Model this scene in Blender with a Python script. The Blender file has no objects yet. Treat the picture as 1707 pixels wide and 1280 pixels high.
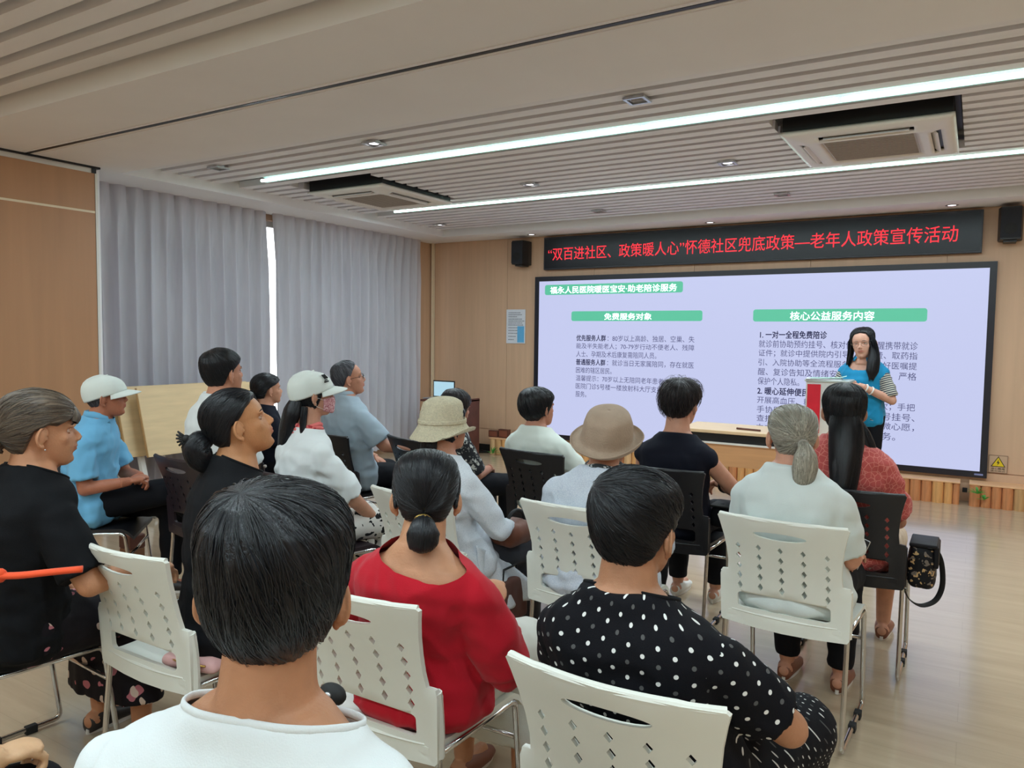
import bpy, bmesh, math, random
import numpy as np
from mathutils import Vector, Matrix, geometry
random.seed(7); RNG = np.random.default_rng(7)
SC = bpy.context.scene
COL = SC.collection
R = math.radians

# ------------------------------------------------------------------ camera
cam_d = bpy.data.cameras.new('camera'); cam = bpy.data.objects.new('camera', cam_d); COL.objects.link(cam)
cam_d.sensor_fit = 'HORIZONTAL'; cam_d.sensor_width = 36.0; cam_d.lens = 36.0 * 1267.4 / 1707.0
_yaw, _pit, _rol = R(-31.35), R(-3.58), R(0.711)
_f = Vector((math.sin(_yaw) * math.cos(_pit), math.cos(_yaw) * math.cos(_pit), math.sin(_pit)))
_r = _f.cross(Vector((0, 0, 1))).normalized(); _u = _r.cross(_f)
_r2 = _r * math.cos(_rol) + _u * math.sin(_rol); _u2 = _u * math.cos(_rol) - _r * math.sin(_rol)
cam.matrix_world = Matrix((( _r2.x, _u2.x, -_f.x, 0), (_r2.y, _u2.y, -_f.y, 0), (_r2.z, _u2.z, -_f.z, 1.5), (0, 0, 0, 1)))
cam_d.clip_start = 0.05; cam_d.clip_end = 100
SC.camera = cam

# ------------------------------------------------------------------ light and exposure
SC.view_settings.view_transform = 'Standard'; SC.view_settings.look = 'None'
SC.view_settings.gamma = 1.0; SC.view_settings.use_curve_mapping = False
SC.view_settings.exposure = 0.0
w = bpy.data.worlds.new('world'); SC.world = w; w.use_nodes = True
w.node_tree.nodes['Background'].inputs[0].default_value = (0.90, 0.95, 1.0, 1)
w.node_tree.nodes['Background'].inputs[1].default_value = 17.0
SC.cycles.max_bounces = 7; SC.cycles.diffuse_bounces = 5; SC.cycles.glossy_bounces = 3
SC.cycles.sample_clamp_indirect = 6.0; SC.cycles.caustics_reflective = False; SC.cycles.caustics_refractive = False

STRIPS = [(4.57, -5.35), (6.38, -5.39), (0.9, -5.35), (-1.0, -5.35), (-2.9, -5.35)]
def strip_light(y, x0, watts):
    L = bpy.data.lights.new('strip_light', 'AREA'); L.shape = 'RECTANGLE'; L.size = 2.5 - x0; L.size_y = 0.05
    L.energy = watts; L.color = (0.78, 0.905, 1.0)
    o = bpy.data.objects.new('strip_light', L); COL.objects.link(o); o.location = ((x0 + 2.5) / 2, y, 2.785)
for (y, x0) in STRIPS:
    strip_light(y, x0, 88 if y > 2 else 78)

# ------------------------------------------------------------------ helpers
def s2l(c):
    return tuple(((v / 255.0) / 12.92 if v / 255.0 <= 0.04045 else ((v / 255.0 + 0.055) / 1.055) ** 2.4) for v in c)
MATS = {}
def mat(name, rgb, rough=0.55, metal=0.0, spec=0.5, vary=0.06, nscale=8.0, stretch=(1, 1, 1), bump=0.0, bscale=60.0,
        emit=None, estr=0.0, coat=0.0, sheen=0.0, attr=None, trans=0.0):
    """Principled material: slight colour variation and optional relief from noise."""
    if name in MATS: return MATS[name]
    m = bpy.data.materials.new(name); m.use_nodes = True; nt = m.node_tree; N = nt.nodes; b = N['Principled BSDF']
    col = s2l(rgb)
    b.inputs['Roughness'].default_value = rough; b.inputs['Metallic'].default_value = metal
    b.inputs['Specular IOR Level'].default_value = spec
    b.inputs['Coat Weight'].default_value = coat; b.inputs['Sheen Weight'].default_value = sheen
    tc = N.new('ShaderNodeTexCoord'); mp = N.new('ShaderNodeMapping'); mp.inputs['Scale'].default_value = stretch
    if attr:
        at = N.new('ShaderNodeAttribute'); at.attribute_name = attr; nt.links.new(at.outputs['Vector'], mp.inputs[0])
    else:
        nt.links.new(tc.outputs['Object'], mp.inputs[0])
    nz = N.new('ShaderNodeTexNoise'); nz.inputs['Scale'].default_value = nscale; nz.inputs['Detail'].default_value = 4
    nt.links.new(mp.outputs[0], nz.inputs['Vector'])
    rp = N.new('ShaderNodeValToRGB'); rp.color_ramp.elements[0].position = 0.3; rp.color_ramp.elements[1].position = 0.7
    rp.color_ramp.elements[0].color = tuple(max(0, c * (1 - vary)) for c in col) + (1,)
    rp.color_ramp.elements[1].color = tuple(min(1, c * (1 + vary)) for c in col) + (1,)
    nt.links.new(nz.outputs['Fac'], rp.inputs[0]); nt.links.new(rp.outputs[0], b.inputs['Base Color'])
    if bump:
        n2 = N.new('ShaderNodeTexNoise'); n2.inputs['Scale'].default_value = bscale; n2.inputs['Detail'].default_value = 3
        nt.links.new(mp.outputs[0], n2.inputs['Vector'])
        bp = N.new('ShaderNodeBump'); bp.inputs['Strength'].default_value = bump; bp.inputs['Distance'].default_value = 0.01
        nt.links.new(n2.outputs['Fac'], bp.inputs['Height']); nt.links.new(bp.outputs[0], b.inputs['Normal'])
    if emit:
        b.inputs['Emission Color'].default_value = s2l(emit) + (1,); b.inputs['Emission Strength'].default_value = estr
    if trans:
        tr = N.new('ShaderNodeBsdfTranslucent'); tr.inputs[0].default_value = col + (1,)
        mx = N.new('ShaderNodeMixShader'); mx.inputs[0].default_value = trans
        nt.links.new(b.outputs[0], mx.inputs[1]); nt.links.new(tr.outputs[0], mx.inputs[2])
        nt.links.new(mx.outputs[0], N['Material Output'].inputs[0])
    MATS[name] = m
    return m

class MB:
    """collects simple shapes into one mesh"""
    def __init__(s): s.v = []; s.f = []; s.n = 0
    def add(s, v, f):
        v = np.asarray(v, float).reshape(-1, 3); s.v.append(v); s.f += [tuple(i + s.n for i in q) for q in f]; s.n += len(v); return s
    def box(s, x0, x1, y0, y1, z0, z1, bev=0.0):
        if bev <= 0:
            v = [(x, y, z) for z in (z0, z1) for y in (y0, y1) for x in (x0, x1)]
            return s.add(v, [(0, 2, 3, 1), (4, 5, 7, 6), (0, 1, 5, 4), (1, 3, 7, 5), (3, 2, 6, 7), (2, 0, 4, 6)])
        bm = bmesh.new(); bmesh.ops.create_cube(bm, size=1)
        for q in bm.verts: q.co = Vector(((x0 + x1) / 2 + q.co.x * (x1 - x0), (y0 + y1) / 2 + q.co.y * (y1 - y0), (z0 + z1) / 2 + q.co.z * (z1 - z0)))
        bmesh.ops.bevel(bm, geom=list(bm.edges), offset=bev, segments=2, affect='EDGES', profile=0.5)
        bm.verts.index_update(); s.add([q.co[:] for q in bm.verts], [tuple(x.index for x in f.verts) for f in bm.faces]); bm.free(); return s
    def prism(s, pts, axis, a, b):
        """pts 2D polygon, extruded along axis 0/1/2 from a to b"""
        n = len(pts); v = []
        for t in (a, b):
            for (p, q) in pts: v.append({0: (t, p, q), 1: (p, t, q), 2: (p, q, t)}[axis])
        f = [tuple(range(n - 1, -1, -1)), tuple(range(n, 2 * n))] + [(i, (i + 1) % n, n + (i + 1) % n, n + i) for i in range(n)]
        return s.add(v, f)
    def tube(s, path, r, seg=8, closed=False, flat=None):
        P = np.asarray(path, float); n = len(P); rr = np.broadcast_to(np.asarray(r, float), (n,)) if np.ndim(r) < 2 else None
        V = []; prev = None
        for i in range(n):
            a = P[(i - 1) % n] if (closed or i > 0) else P[i]; b = P[(i + 1) % n] if (closed or i < n - 1) else P[i]
            t = b - a; t = t / (np.linalg.norm(t) + 1e-9)
            if prev is None:
                k = np.array([0, 0, 1.0]) if abs(t[2]) < 0.9 else np.array([0, 1.0, 0])
                u = np.cross(t, k)
            else: u = prev - t * (prev @ t)
            u = u / (np.linalg.norm(u) + 1e-9); prev = u; w_ = np.cross(t, u)
            for k in range(seg):
                an = 2 * math.pi * k / seg; fu = 1 if flat is None else flat
                V.append(P[i] + rr[i] * (u * math.cos(an) + w_ * math.sin(an) * fu))
        F = []
        m = n if closed else n - 1
        for i in range(m):
            for k in range(seg):
                a = i * seg + k; b = i * seg + (k + 1) % seg; c = ((i + 1) % n) * seg + (k + 1) % seg; d = ((i + 1) % n) * seg + k
                F.append((a, d, c, b))
        if not closed: F += [tuple(range(seg)), tuple((n - 1) * seg + k for k in reversed(range(seg)))]
        return s.add(V, F)
    def lathe(s, prof, c=(0, 0, 0), seg=24, sx=1, sy=1):
        V = []; F = []; n = len(prof)
        for (r_, z) in prof:
            for k in range(seg):
                an = 2 * math.pi * k / seg; V.append((c[0] + r_ * math.cos(an) * sx, c[1] + r_ * math.sin(an) * sy, c[2] + z))
        for i in range(n - 1):
            for k in range(seg):
                F.append((i * seg + k, i * seg + (k + 1) % seg, (i + 1) * seg + (k + 1) % seg, (i + 1) * seg + k))
        F += [tuple(reversed(range(seg))), tuple((n - 1) * seg + k for k in range(seg))]
        return s.add(V, F)
    def ball(s, c, r_, seg=16, rings=10, rot=None):
        r_ = np.broadcast_to(np.asarray(r_, float), (3,)); V = []; F = []
        for i in range(rings + 1):
            th = math.pi * i / rings
            for k in range(seg):
                ph = 2 * math.pi * k / seg
                p = np.array([math.sin(th) * math.cos(ph), math.sin(th) * math.sin(ph), math.cos(th)]) * r_
                if rot is not None: p = rot @ p
                V.append(p + np.asarray(c, float))
        for i in range(rings):
            for k in range(seg):
                F.append((i * seg + k, (i + 1) * seg + k, (i + 1) * seg + (k + 1) % seg, i * seg + (k + 1) % seg))
        return s.add(V, F)
    def arrays(s): return (np.vstack(s.v) if s.v else np.zeros((0, 3))), s.f
    def build(s, name, m, parent=None, smooth=False, loc=None):
        v, f = s.arrays(); return mk(name, v, f, m, parent, smooth, loc)

def mk(name, v, f, m, parent=None, smooth=False, loc=None, clean=False):
    me = bpy.data.meshes.new(name); me.from_pydata([tuple(x) for x in np.asarray(v)], [], f if isinstance(f, list) else [tuple(int(i) for i in q) for q in f]); me.validate()
    if m is not None: me.materials.append(m)
    if smooth: me.shade_smooth()
    me.update()
    o = bpy.data.objects.new(name, me); COL.objects.link(o)
    if loc is not None: o.location = loc
    if parent is not None: o.parent = parent
    return o
def tag(o, label=None, cat=None, group=None, kind=None):
    if label: o['label'] = label
    if cat: o['category'] = cat
    if group: o['group'] = group
    if kind: o['kind'] = kind
    return o
def empty(name, loc=(0, 0, 0), rz=0.0, **k):
    o = bpy.data.objects.new(name, None); COL.objects.link(o); o.location = loc; o.rotation_euler = (0, 0, rz); o.empty_display_size = 0.1
    return tag(o, **k)
def dup(root, loc=None, rz=None):
    """copy of a thing with its parts and their sub-parts"""
    r_ = root.copy(); COL.objects.link(r_)
    if loc is not None: r_.location = loc
    if rz is not None: r_.rotation_euler = (0, 0, rz)
    for ch in list(root.children):
        c = ch.copy(); COL.objects.link(c); c.parent = r_
        for g in list(ch.children):
            d = g.copy(); COL.objects.link(d); d.parent = c
    return r_
def text(name, body, x0, x1, zc, y, m, parent, h=None, bold=0.0):
    """flat lettering fitted to a width on a wall facing -y"""
    cu = bpy.data.curves.new(name, 'FONT'); cu.body = body; cu.size = 1.0; cu.align_x = 'LEFT'; cu.align_y = 'CENTER'
    cu.offset = 0.0; cu.resolution_u = 3
    cu.materials.append(m)
    o = bpy.data.objects.new(name, cu); COL.objects.link(o)
    bpy.context.view_layer.update()
    bb = [Vector(c) for c in o.bound_box]; w0 = min(c.x for c in bb); w1 = max(c.x for c in bb); z0 = min(c.y for c in bb); z1 = max(c.y for c in bb)
    sx = (x1 - x0) / max(1e-6, w1 - w0); sy = (h / (z1 - z0)) if h else sx
    o.scale = (sx, sy, 1); o.rotation_euler = (R(90), 0, 0)
    o.location = (x0 - w0 * sx, y, zc - (z0 + z1) / 2 * sy)
    dg = bpy.context.evaluated_depsgraph_get(); dg.update()
    me = bpy.data.meshes.new_from_object(o.evaluated_get(dg)); me.name = name
    if bold:
        a = np.array([v.co[:] for v in me.vertices]); pf = [tuple(p.vertices) for p in me.polygons]; mb = MB()
        for dx, dy in ((-bold, 0), (bold, 0), (0, -bold), (0, bold)): mb.add(a + np.array([dx, dy, 0]), pf)
        v_, f_ = mb.arrays(); me.clear_geometry(); me.from_pydata([tuple(x) for x in v_], [], f_); me.update()
    q = bpy.data.objects.new(name, me); COL.objects.link(q); q.scale = o.scale; q.rotation_euler = o.rotation_euler; q.location = o.location
    bpy.data.objects.remove(o); bpy.data.curves.remove(cu)
    q['kind'] = 'stuff'; q.parent = parent
    if parent is not None: q.matrix_parent_inverse = Matrix.Translation(-Vector(parent.location))
    return q
# ------------------------------------------------------------------ materials of the room
M_CEIL = mat('white ceiling paint', (240, 238, 240), 0.75, vary=0.02, nscale=2)
M_SLAT = mat('grey white slat paint', (236, 234, 238), 0.6, vary=0.03, nscale=3, stretch=(0.3, 3, 3))
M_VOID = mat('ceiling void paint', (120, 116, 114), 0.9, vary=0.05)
M_BLACK = mat('black metal', (22, 22, 24), 0.45, vary=0.1)
M_WALL = mat('light wood wall veneer', (204, 168, 138), 0.5, vary=0.05, nscale=3, stretch=(6, 6, 0.35), bump=0.03, bscale=30)
M_PART = mat('tan partition veneer', (180, 132, 94), 0.5, vary=0.06, nscale=2.5, stretch=(5, 5, 0.3))
M_WHITE = mat('white painted trim', (225, 222, 216), 0.5, vary=0.02)
M_CREAM = mat('cream trim', (232, 214, 184), 0.5, vary=0.02)
M_CHROME = mat('chrome tube', (205, 205, 205), 0.16, metal=1.0, vary=0.04)
M_RUBBER = mat('black rubber', (18, 18, 18), 0.7)
M_LOG = [mat('debarked log %s' % n, c, 0.6, vary=0.22, nscale=5, stretch=(5, 5, 0.8), bump=0.2, bscale=25)
         for n, c in (('amber', (214, 158, 98)), ('pale', (205, 166, 120)), ('rust', (196, 130, 84)), ('tan', (190, 148, 100)))]

def floor_mat():
    m = bpy.data.materials.new('pale wood vinyl floor'); m.use_nodes = True; nt = m.node_tree; N = nt.nodes; b = N['Principled BSDF']; L = nt.links.new
    tc = N.new('ShaderNodeTexCoord'); mp = N.new('ShaderNodeMapping'); mp.inputs['Scale'].default_value = (0.5, 5, 1); L(tc.outputs['Object'], mp.inputs[0])
    nz = N.new('ShaderNodeTexNoise'); nz.inputs['Scale'].default_value = 3; nz.inputs['Detail'].default_value = 8; nz.inputs['Roughness'].default_value = 0.65; L(mp.outputs[0], nz.inputs['Vector'])
    wv = N.new('ShaderNodeTexNoise'); wv.inputs['Scale'].default_value = 0.9; L(tc.outputs['Object'], wv.inputs['Vector'])
    br = N.new('ShaderNodeTexBrick'); br.inputs['Scale'].default_value = 1.0; br.inputs['Brick Width'].default_value = 1.22; br.inputs['Row Height'].default_value = 0.18
    br.inputs['Mortar Size'].default_value = 0.0015; br.inputs['Color1'].default_value = (1, 1, 1, 1); br.inputs['Color2'].default_value = (0.96, 0.96, 0.96, 1); br.inputs['Mortar'].default_value = (0.86, 0.86, 0.86, 1)
    L(tc.outputs['Object'], br.inputs['Vector'])
    rp = N.new('ShaderNodeValToRGB'); rp.color_ramp.elements[0].position = 0.3; rp.color_ramp.elements[1].position = 0.72
    rp.color_ramp.elements[0].color = s2l((178, 158, 132)) + (1,); rp.color_ramp.elements[1].color = s2l((194, 173, 146)) + (1,)
    L(nz.outputs['Fac'], rp.inputs[0])
    mx = N.new('ShaderNodeMix'); mx.data_type = 'RGBA'; mx.blend_type = 'MULTIPLY'; mx.inputs[0].default_value = 1.0
    L(rp.outputs[0], mx.inputs[6]); L(br.outputs['Color'], mx.inputs[7]); L(mx.outputs[2], b.inputs['Base Color'])
    mr = N.new('ShaderNodeMapRange'); mr.inputs[3].default_value = 0.15; mr.inputs[4].default_value = 0.24; L(nz.outputs['Fac'], mr.inputs[0]); L(mr.outputs[0], b.inputs['Roughness'])
    b.inputs['Specular IOR Level'].default_value = 0.9
    b.inputs['Coat Weight'].default_value = 0.35; b.inputs['Coat Roughness'].default_value = 0.10
    bp = N.new('ShaderNodeBump'); bp.inputs['Strength'].default_value = 0.03; bp.inputs['Distance'].default_value = 0.004; L(nz.outputs['Fac'], bp.inputs['Height']); L(bp.outputs[0], b.inputs['Normal'])
    return m
M_FLOOR = floor_mat()

XL, XR, YB, YF = -6.375, 3.4, -4.2, 8.31
HM, HS = 2.74, 2.82
def struct(name, mb, m, parent=None, label=None):
    o = mb.build(name, m, parent)
    if parent is None: o['kind'] = 'structure'
    if label: o['label'] = label
    return o
struct('floor', MB().box(XL - 0.3, XR + 0.2, YB - 0.2, YF + 0.2, -0.1, 0), M_FLOOR)
# ceiling: void plate above, flat white beam and margins, slats below the void
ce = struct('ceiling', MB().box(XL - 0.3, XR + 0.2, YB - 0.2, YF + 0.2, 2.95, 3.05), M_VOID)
mb = MB()
mb.box(XL - 0.3, XR, 2.300, 2.832, HM, 2.95); mb.box(XL - 0.3, XR, 2.868, 3.56, HM, 2.95)      # beam, split by the partition track
mb.box(XL - 0.3, -5.79, 3.56, YF, HM, 2.95); mb.box(-5.79, XR, 7.80, YF, HM, 2.95)             # left and front margins
mb.box(XL - 0.3, -5.79, YB, 2.300, HM, 2.95); mb.box(XR - 0.3, XR, 3.56, 7.8, HM, 2.95)
mb.box(XL - 0.3, XR, 2.832, 2.868, HM + 0.03, 2.95)
mb.build('ceiling_margin', M_CEIL, ce)
MB().box(-5.72, XR, 2.838, 2.862, HM + 0.0, HM + 0.032).build('partition_track', M_BLACK, ce)
MB().box(-5.72, XR, 2.800, 2.806, HM - 0.004, HM + 0.001).box(-5.72, XR, 2.885, 2.891, HM - 0.004, HM + 0.001).build('track_edge', M_SLAT, ce)
# the cassettes cut the slats short
ACS = [(-5.28, -4.37, 4.86, 6.04), (-1.12, -0.145, 4.86, 6.03)]
def slat_mesh(x0, x1):
    return MB().box(x0, x1, -0.048, 0.048, 0, 0.055, 0)
pitch = 0.1555
ys = [3.56 + 0.09 + pitch * i for i in range(27)] + [2.300 - 0.11 - pitch * i for i in range(24)]
cache = {}
for y in ys:
    if any(abs(y - sy) < 0.075 for sy, _ in STRIPS): continue
    spans = [(-5.79, XR - 0.3)]
    for (a, b, c, d) in ACS:
        if c - 0.02 < y < d + 0.02:
            new = []
            for (s0, s1) in spans:
                if s0 < a < s1: new += [(s0, a - 0.02), (b + 0.02, s1)]
                else: new.append((s0, s1))
            spans = new
    for sp in spans:
        k = (round(sp[0], 3), round(sp[1], 3))
        if k not in cache:
            o = slat_mesh(*sp).build('slat', M_SLAT, ce); cache[k] = o.data
            o.location = (0, y, HS)
        else:
            o = bpy.data.objects.new('slat', cache[k]); COL.objects.link(o); o.parent = ce; o.location = (0, y, HS)

# strip lamps
M_TUBE = mat('glowing tube', (240, 255, 250), 0.4, emit=(205, 255, 240), estr=12.0)
M_TUBEB = mat('lamp channel', (176, 204, 198), 0.4)
nth = ['nearer lit strip above the audience', 'farther lit strip before the screen', 'strip behind the viewer', 'second strip behind the viewer', 'third strip behind the viewer']
for i, (y, x0) in enumerate(STRIPS):
    if i == 0: lb = 'long white light strip in the slatted ceiling, nearer of the two lit strips'
    elif i == 1: lb = 'long white light strip in the slatted ceiling, farther one beside the air conditioners'
    else: lb = ['', '', 'white light strip over the rear rows of the hall', 'white light strip at the middle of the rear hall', 'white light strip closest to the back wall'][i]
    t = empty('strip_lamp', (x0, y, HS), label=lb, cat='ceiling light', group='light strips in the slatted ceiling')
    MB().box(0, 2.5 - x0, -0.055, 0.055, 0.03, 0.05).box(0, 2.5 - x0, 0.03, 0.055, -0.01, 0.03).build('channel', M_TUBEB, t)
    x = 0.0; k = 0
    while x < 2.5 - x0 - 0.2:
        ln = 1.163
        MB().tube([(x + 0.012, -0.012, -0.004), (x + ln - 0.012, -0.012, -0.002)], 0.012, 8).build('tube', M_TUBE, t)
        x += ln
    
# walls
wf = struct('wall_front', MB().box(XL, XR, YF + 0.012, YF + 0.2, 0, 2.95), M_WALL)
edges = [XL + 0.07, -5.15, -3.93, -2.71, -1.49, -0.27, 0.95, 2.17, XR - 0.01]
for i in range(len(edges) - 1):
    for (z0, z1) in ((0.0, 0.285), (0.29, HM)):
        MB().box(edges[i] + 0.002, edges[i + 1] - 0.002, YF, YF + 0.014, z0 + 0.001, z1 - 0.001).build('wall_panel', M_WALL, wf)
tag(MB().box(XL + 0.03, XL + 0.062, YF - 0.03, YF + 0.01, 0.0, HM).build('trim_1', M_CREAM), kind='structure')
wl = struct('wall_left', MB().box(XL - 0.2, XL, 7.9, YF + 0.2, 0, 2.95).box(XL - 0.2, XL, 3.36, 3.8, 0, 2.95).box(XL - 0.2, XL, 3.8, 7.9, 0, 0.35)
            .box(XL - 0.2, XL, 3.8, 7.9, 2.68, 2.95).box(XL - 0.2, XL, YB, 3.36, 0, 2.95), M_WALL)
struct('wall_right', MB().box(XR, XR + 0.2, YB, YF, 0, 2.95), M_WALL)
struct('wall_back', MB().box(XL, XR, YB - 0.2, YB, 0, 2.95), M_WALL)
# window behind the curtains
M_GLASS = bpy.data.materials.new('window glass'); M_GLASS.use_nodes = True
_b = M_GLASS.node_tree.nodes['Principled BSDF']; _b.inputs['Transmission Weight'].default_value = 1.0; _b.inputs['Roughness'].default_value = 0.02; _b.inputs['IOR'].default_value = 1.05
wn = struct('window_1', MB().box(XL - 0.12, XL - 0.06, 3.8, 7.9, 0.35, 0.41).box(XL - 0.12, XL - 0.06, 3.8, 7.9, 2.62, 2.68)
            .box(XL - 0.12, XL - 0.06, 3.8, 3.86, 0.35, 2.68).box(XL - 0.12, XL - 0.06, 7.84, 7.9, 0.35, 2.68).box(XL - 0.12, XL - 0.06, 5.80, 5.86, 0.35, 2.68), M_WHITE)
for (a, b) in ((3.86, 5.80), (5.86, 7.84)):
    MB().box(XL - 0.093, XL - 0.088, a, b, 0.41, 2.62).build('pane', M_GLASS, wn)

# sliding partition panel parked on the left
pt = empty('wall_partition', (-5.75, 0, 0)); pt['kind'] = 'structure'
MB().box(-0.10, 0, -0.9, 3.33, 0.01, 2.392).build('panel', M_PART, pt)
MB().box(-0.10, 0, -0.9, 3.33, 2.408, 2.690).build('panel', M_PART, pt)
MB().box(-0.09, 0.003, -0.9, 3.33, 2.392, 2.408).build('panel_trim', M_CREAM, pt)
MB().box(-0.09, -0.004, -0.9, 3.33, 2.690, 2.728).build('head_strip', M_WHITE, pt)
MB().box(-0.05, 0.014, -0.9, 3.37, 2.726, 2.741).box(-0.03, 0.0, 3.31, 3.345, 2.69, 2.73).build('head_rail', M_BLACK, pt)
MB().box(-0.105, 0.004, 3.333, 3.350, 0.01, 2.69).build('edge_trim', M_WHITE, pt)
MB().box(-0.62, -0.09, 3.36, 3.42, 0.0, HM).build('jamb', M_CEIL, pt)

# pleated curtains
def curtain_mat():
    m = mat('grey lilac curtain cloth', (224, 222, 230), 0.8, vary=0.05, nscale=30, stretch=(1, 1, 0.1), trans=0.36, sheen=0.2)
    return m
M_CUR = curtain_mat()
def curtain(y0, y1, x, label, seed, lean=0.0):
    rg = np.random.default_rng(seed); n = int((y1 - y0) / 0.012); nz = 40
    folds = int((y1 - y0) / 0.148); ph = rg.uniform(-0.5, 0.5, folds + 2); am = rg.uniform(0.75, 1.25, folds + 2)
    V = []; F = []
    for j in range(nz + 1):
        v = j / nz; z = 0.07 + v * (2.745 - 0.07)
        for i in range(n + 1):
            u = i / n; s_ = u * folds; k = int(s_); fr = s_ - k
            a = am[k] * (1 - fr) + am[min(k + 1, folds)] * fr; p_ = ph[k] * (1 - fr) + ph[min(k + 1, folds)] * fr
            soft = math.sin(2 * math.pi * s_ + p_ * (1.2 - v) * 2.0)
            pin = abs(math.sin(math.pi * s_ + p_ * 0.3)) ** 0.45 * 2 - 1
            t = max(0, (v - 0.80) / 0.2)
            off = 0.040 * a * ((1 - t) * soft + t * pin) + 0.012 * math.sin(3.1 * s_ + 4 * v + seed) * (1 - v) + 0.006 * math.sin(9 * v + 7 * s_)
            yy = y0 + (y1 - y0) * u + 0.018 * math.cos(2 * math.pi * s_) * (1 - t) + lean * (1 - v) * (0.5 - u)
            V.append((x + off, yy, z))
    w_ = n + 1
    for j in range(nz):
        for i in range(n):
            a = j * w_ + i; F.append((a, a + 1, a + w_ + 1, a + w_))
    o = mk('curtain', V, F, M_CUR, None, True)
    tag(o, label, 'curtain', 'floor length curtains over the window')
    return o
curtain(3.47, 5.425, XL + 0.10, 'grey pleated floor-length curtain next to the tan partition panel', 3)
curtain(5.50, 7.955, XL + 0.10, 'grey pleated floor-length curtain towards the screen wall, right of the bright gap', 5)
# ------------------------------------------------------------------ ceiling fixtures
M_SILVER = mat('satin silver', (196, 198, 200), 0.3, metal=0.8, vary=0.04)
M_GLOW = mat('glowing lamp disc', (255, 255, 255), 0.4, emit=(250, 250, 255), estr=3.0)
M_DIM = mat('unlit speaker mesh', (150, 146, 142), 0.6, vary=0.2, nscale=200)
M_ACW = mat('white air conditioner plastic', (226, 220, 214), 0.38, vary=0.02)
M_GRILL = mat('return grille tinted by floor light', (176, 166, 156), 0.55, vary=0.05, nscale=60, stretch=(1, 20, 1))  # tan of light reflected off the floor is put into the colour
def downlight(x, y, z, lit, label, group=None):
    t = empty('downlight' if lit else 'ceiling_speaker', (x, y, z), label=label, cat='ceiling light' if lit else 'ceiling speaker', group=group)
    if z > 2.78:
        mb = MB()
        for (a, b, c, d) in ((-.062, .062, -.062, -.046), (-.062, .062, .046, .062), (-.062, -.046, -.046, .046), (.046, .062, -.046, .046)): mb.box(a, b, c, d, -0.012, 0.0)
        mb.build('bezel', M_SILVER, t)
        MB().lathe([(0.045, 0.06), (0.045, 0.0), (0.038, -0.006), (0.036, 0.02)]).build('housing', M_SILVER, t, True)
    else:
        MB().lathe([(0.052, 0.0), (0.055, -0.004), (0.045, -0.008), (0.04, -0.002)]).build('bezel', M_SILVER, t, True)
    MB().lathe([(0.001, 0.012), (0.034, 0.012), (0.034, -0.004), (0.001, -0.007)]).build('lens', M_GLOW if lit else M_DIM, t, True)
    return t
G1 = 'small lit spotlights in the slatted ceiling'
downlight(-3.588, 4.03, 2.812, True, 'square spotlight nearest the viewer, lit, between the flat beam and the first light strip', G1)
downlight(-3.348, 5.75, 2.812, True, 'small lit square spotlight right of the left air conditioner', G1)
downlight(-1.64, 5.74, 2.812, True, 'small lit square spotlight just left of the right air conditioner', G1)
downlight(-5.487, 7.316, 2.812, True, 'small lit spotlight in the slats near the far left room corner', G1)
downlight(-5.209, 4.02, 2.812, False, 'unlit ceiling speaker in the slats above the left curtain')
downlight(-1.652, 4.0, 2.812, False, 'round grey ceiling speaker in the slats above the middle of the room')
downlight(-3.406, 7.28, 2.812, False, 'small grey ceiling speaker in the slats left above the banner')
downlight(-1.555, 7.2, 2.812, False, 'small grey ceiling speaker in the slats below the right air conditioner')
G2 = 'round spotlights in the margin above the banner'
downlight(-4.676, 8.09, 2.742, True, 'round spotlight in the ceiling margin above the left wall speaker', G2)
downlight(-2.485, 8.10, 2.742, True, 'round spotlight in the ceiling margin above the middle of the banner', G2)
downlight(-0.245, 8.05, 2.742, True, 'round spotlight in the ceiling margin above the right end of the banner', G2)

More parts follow.
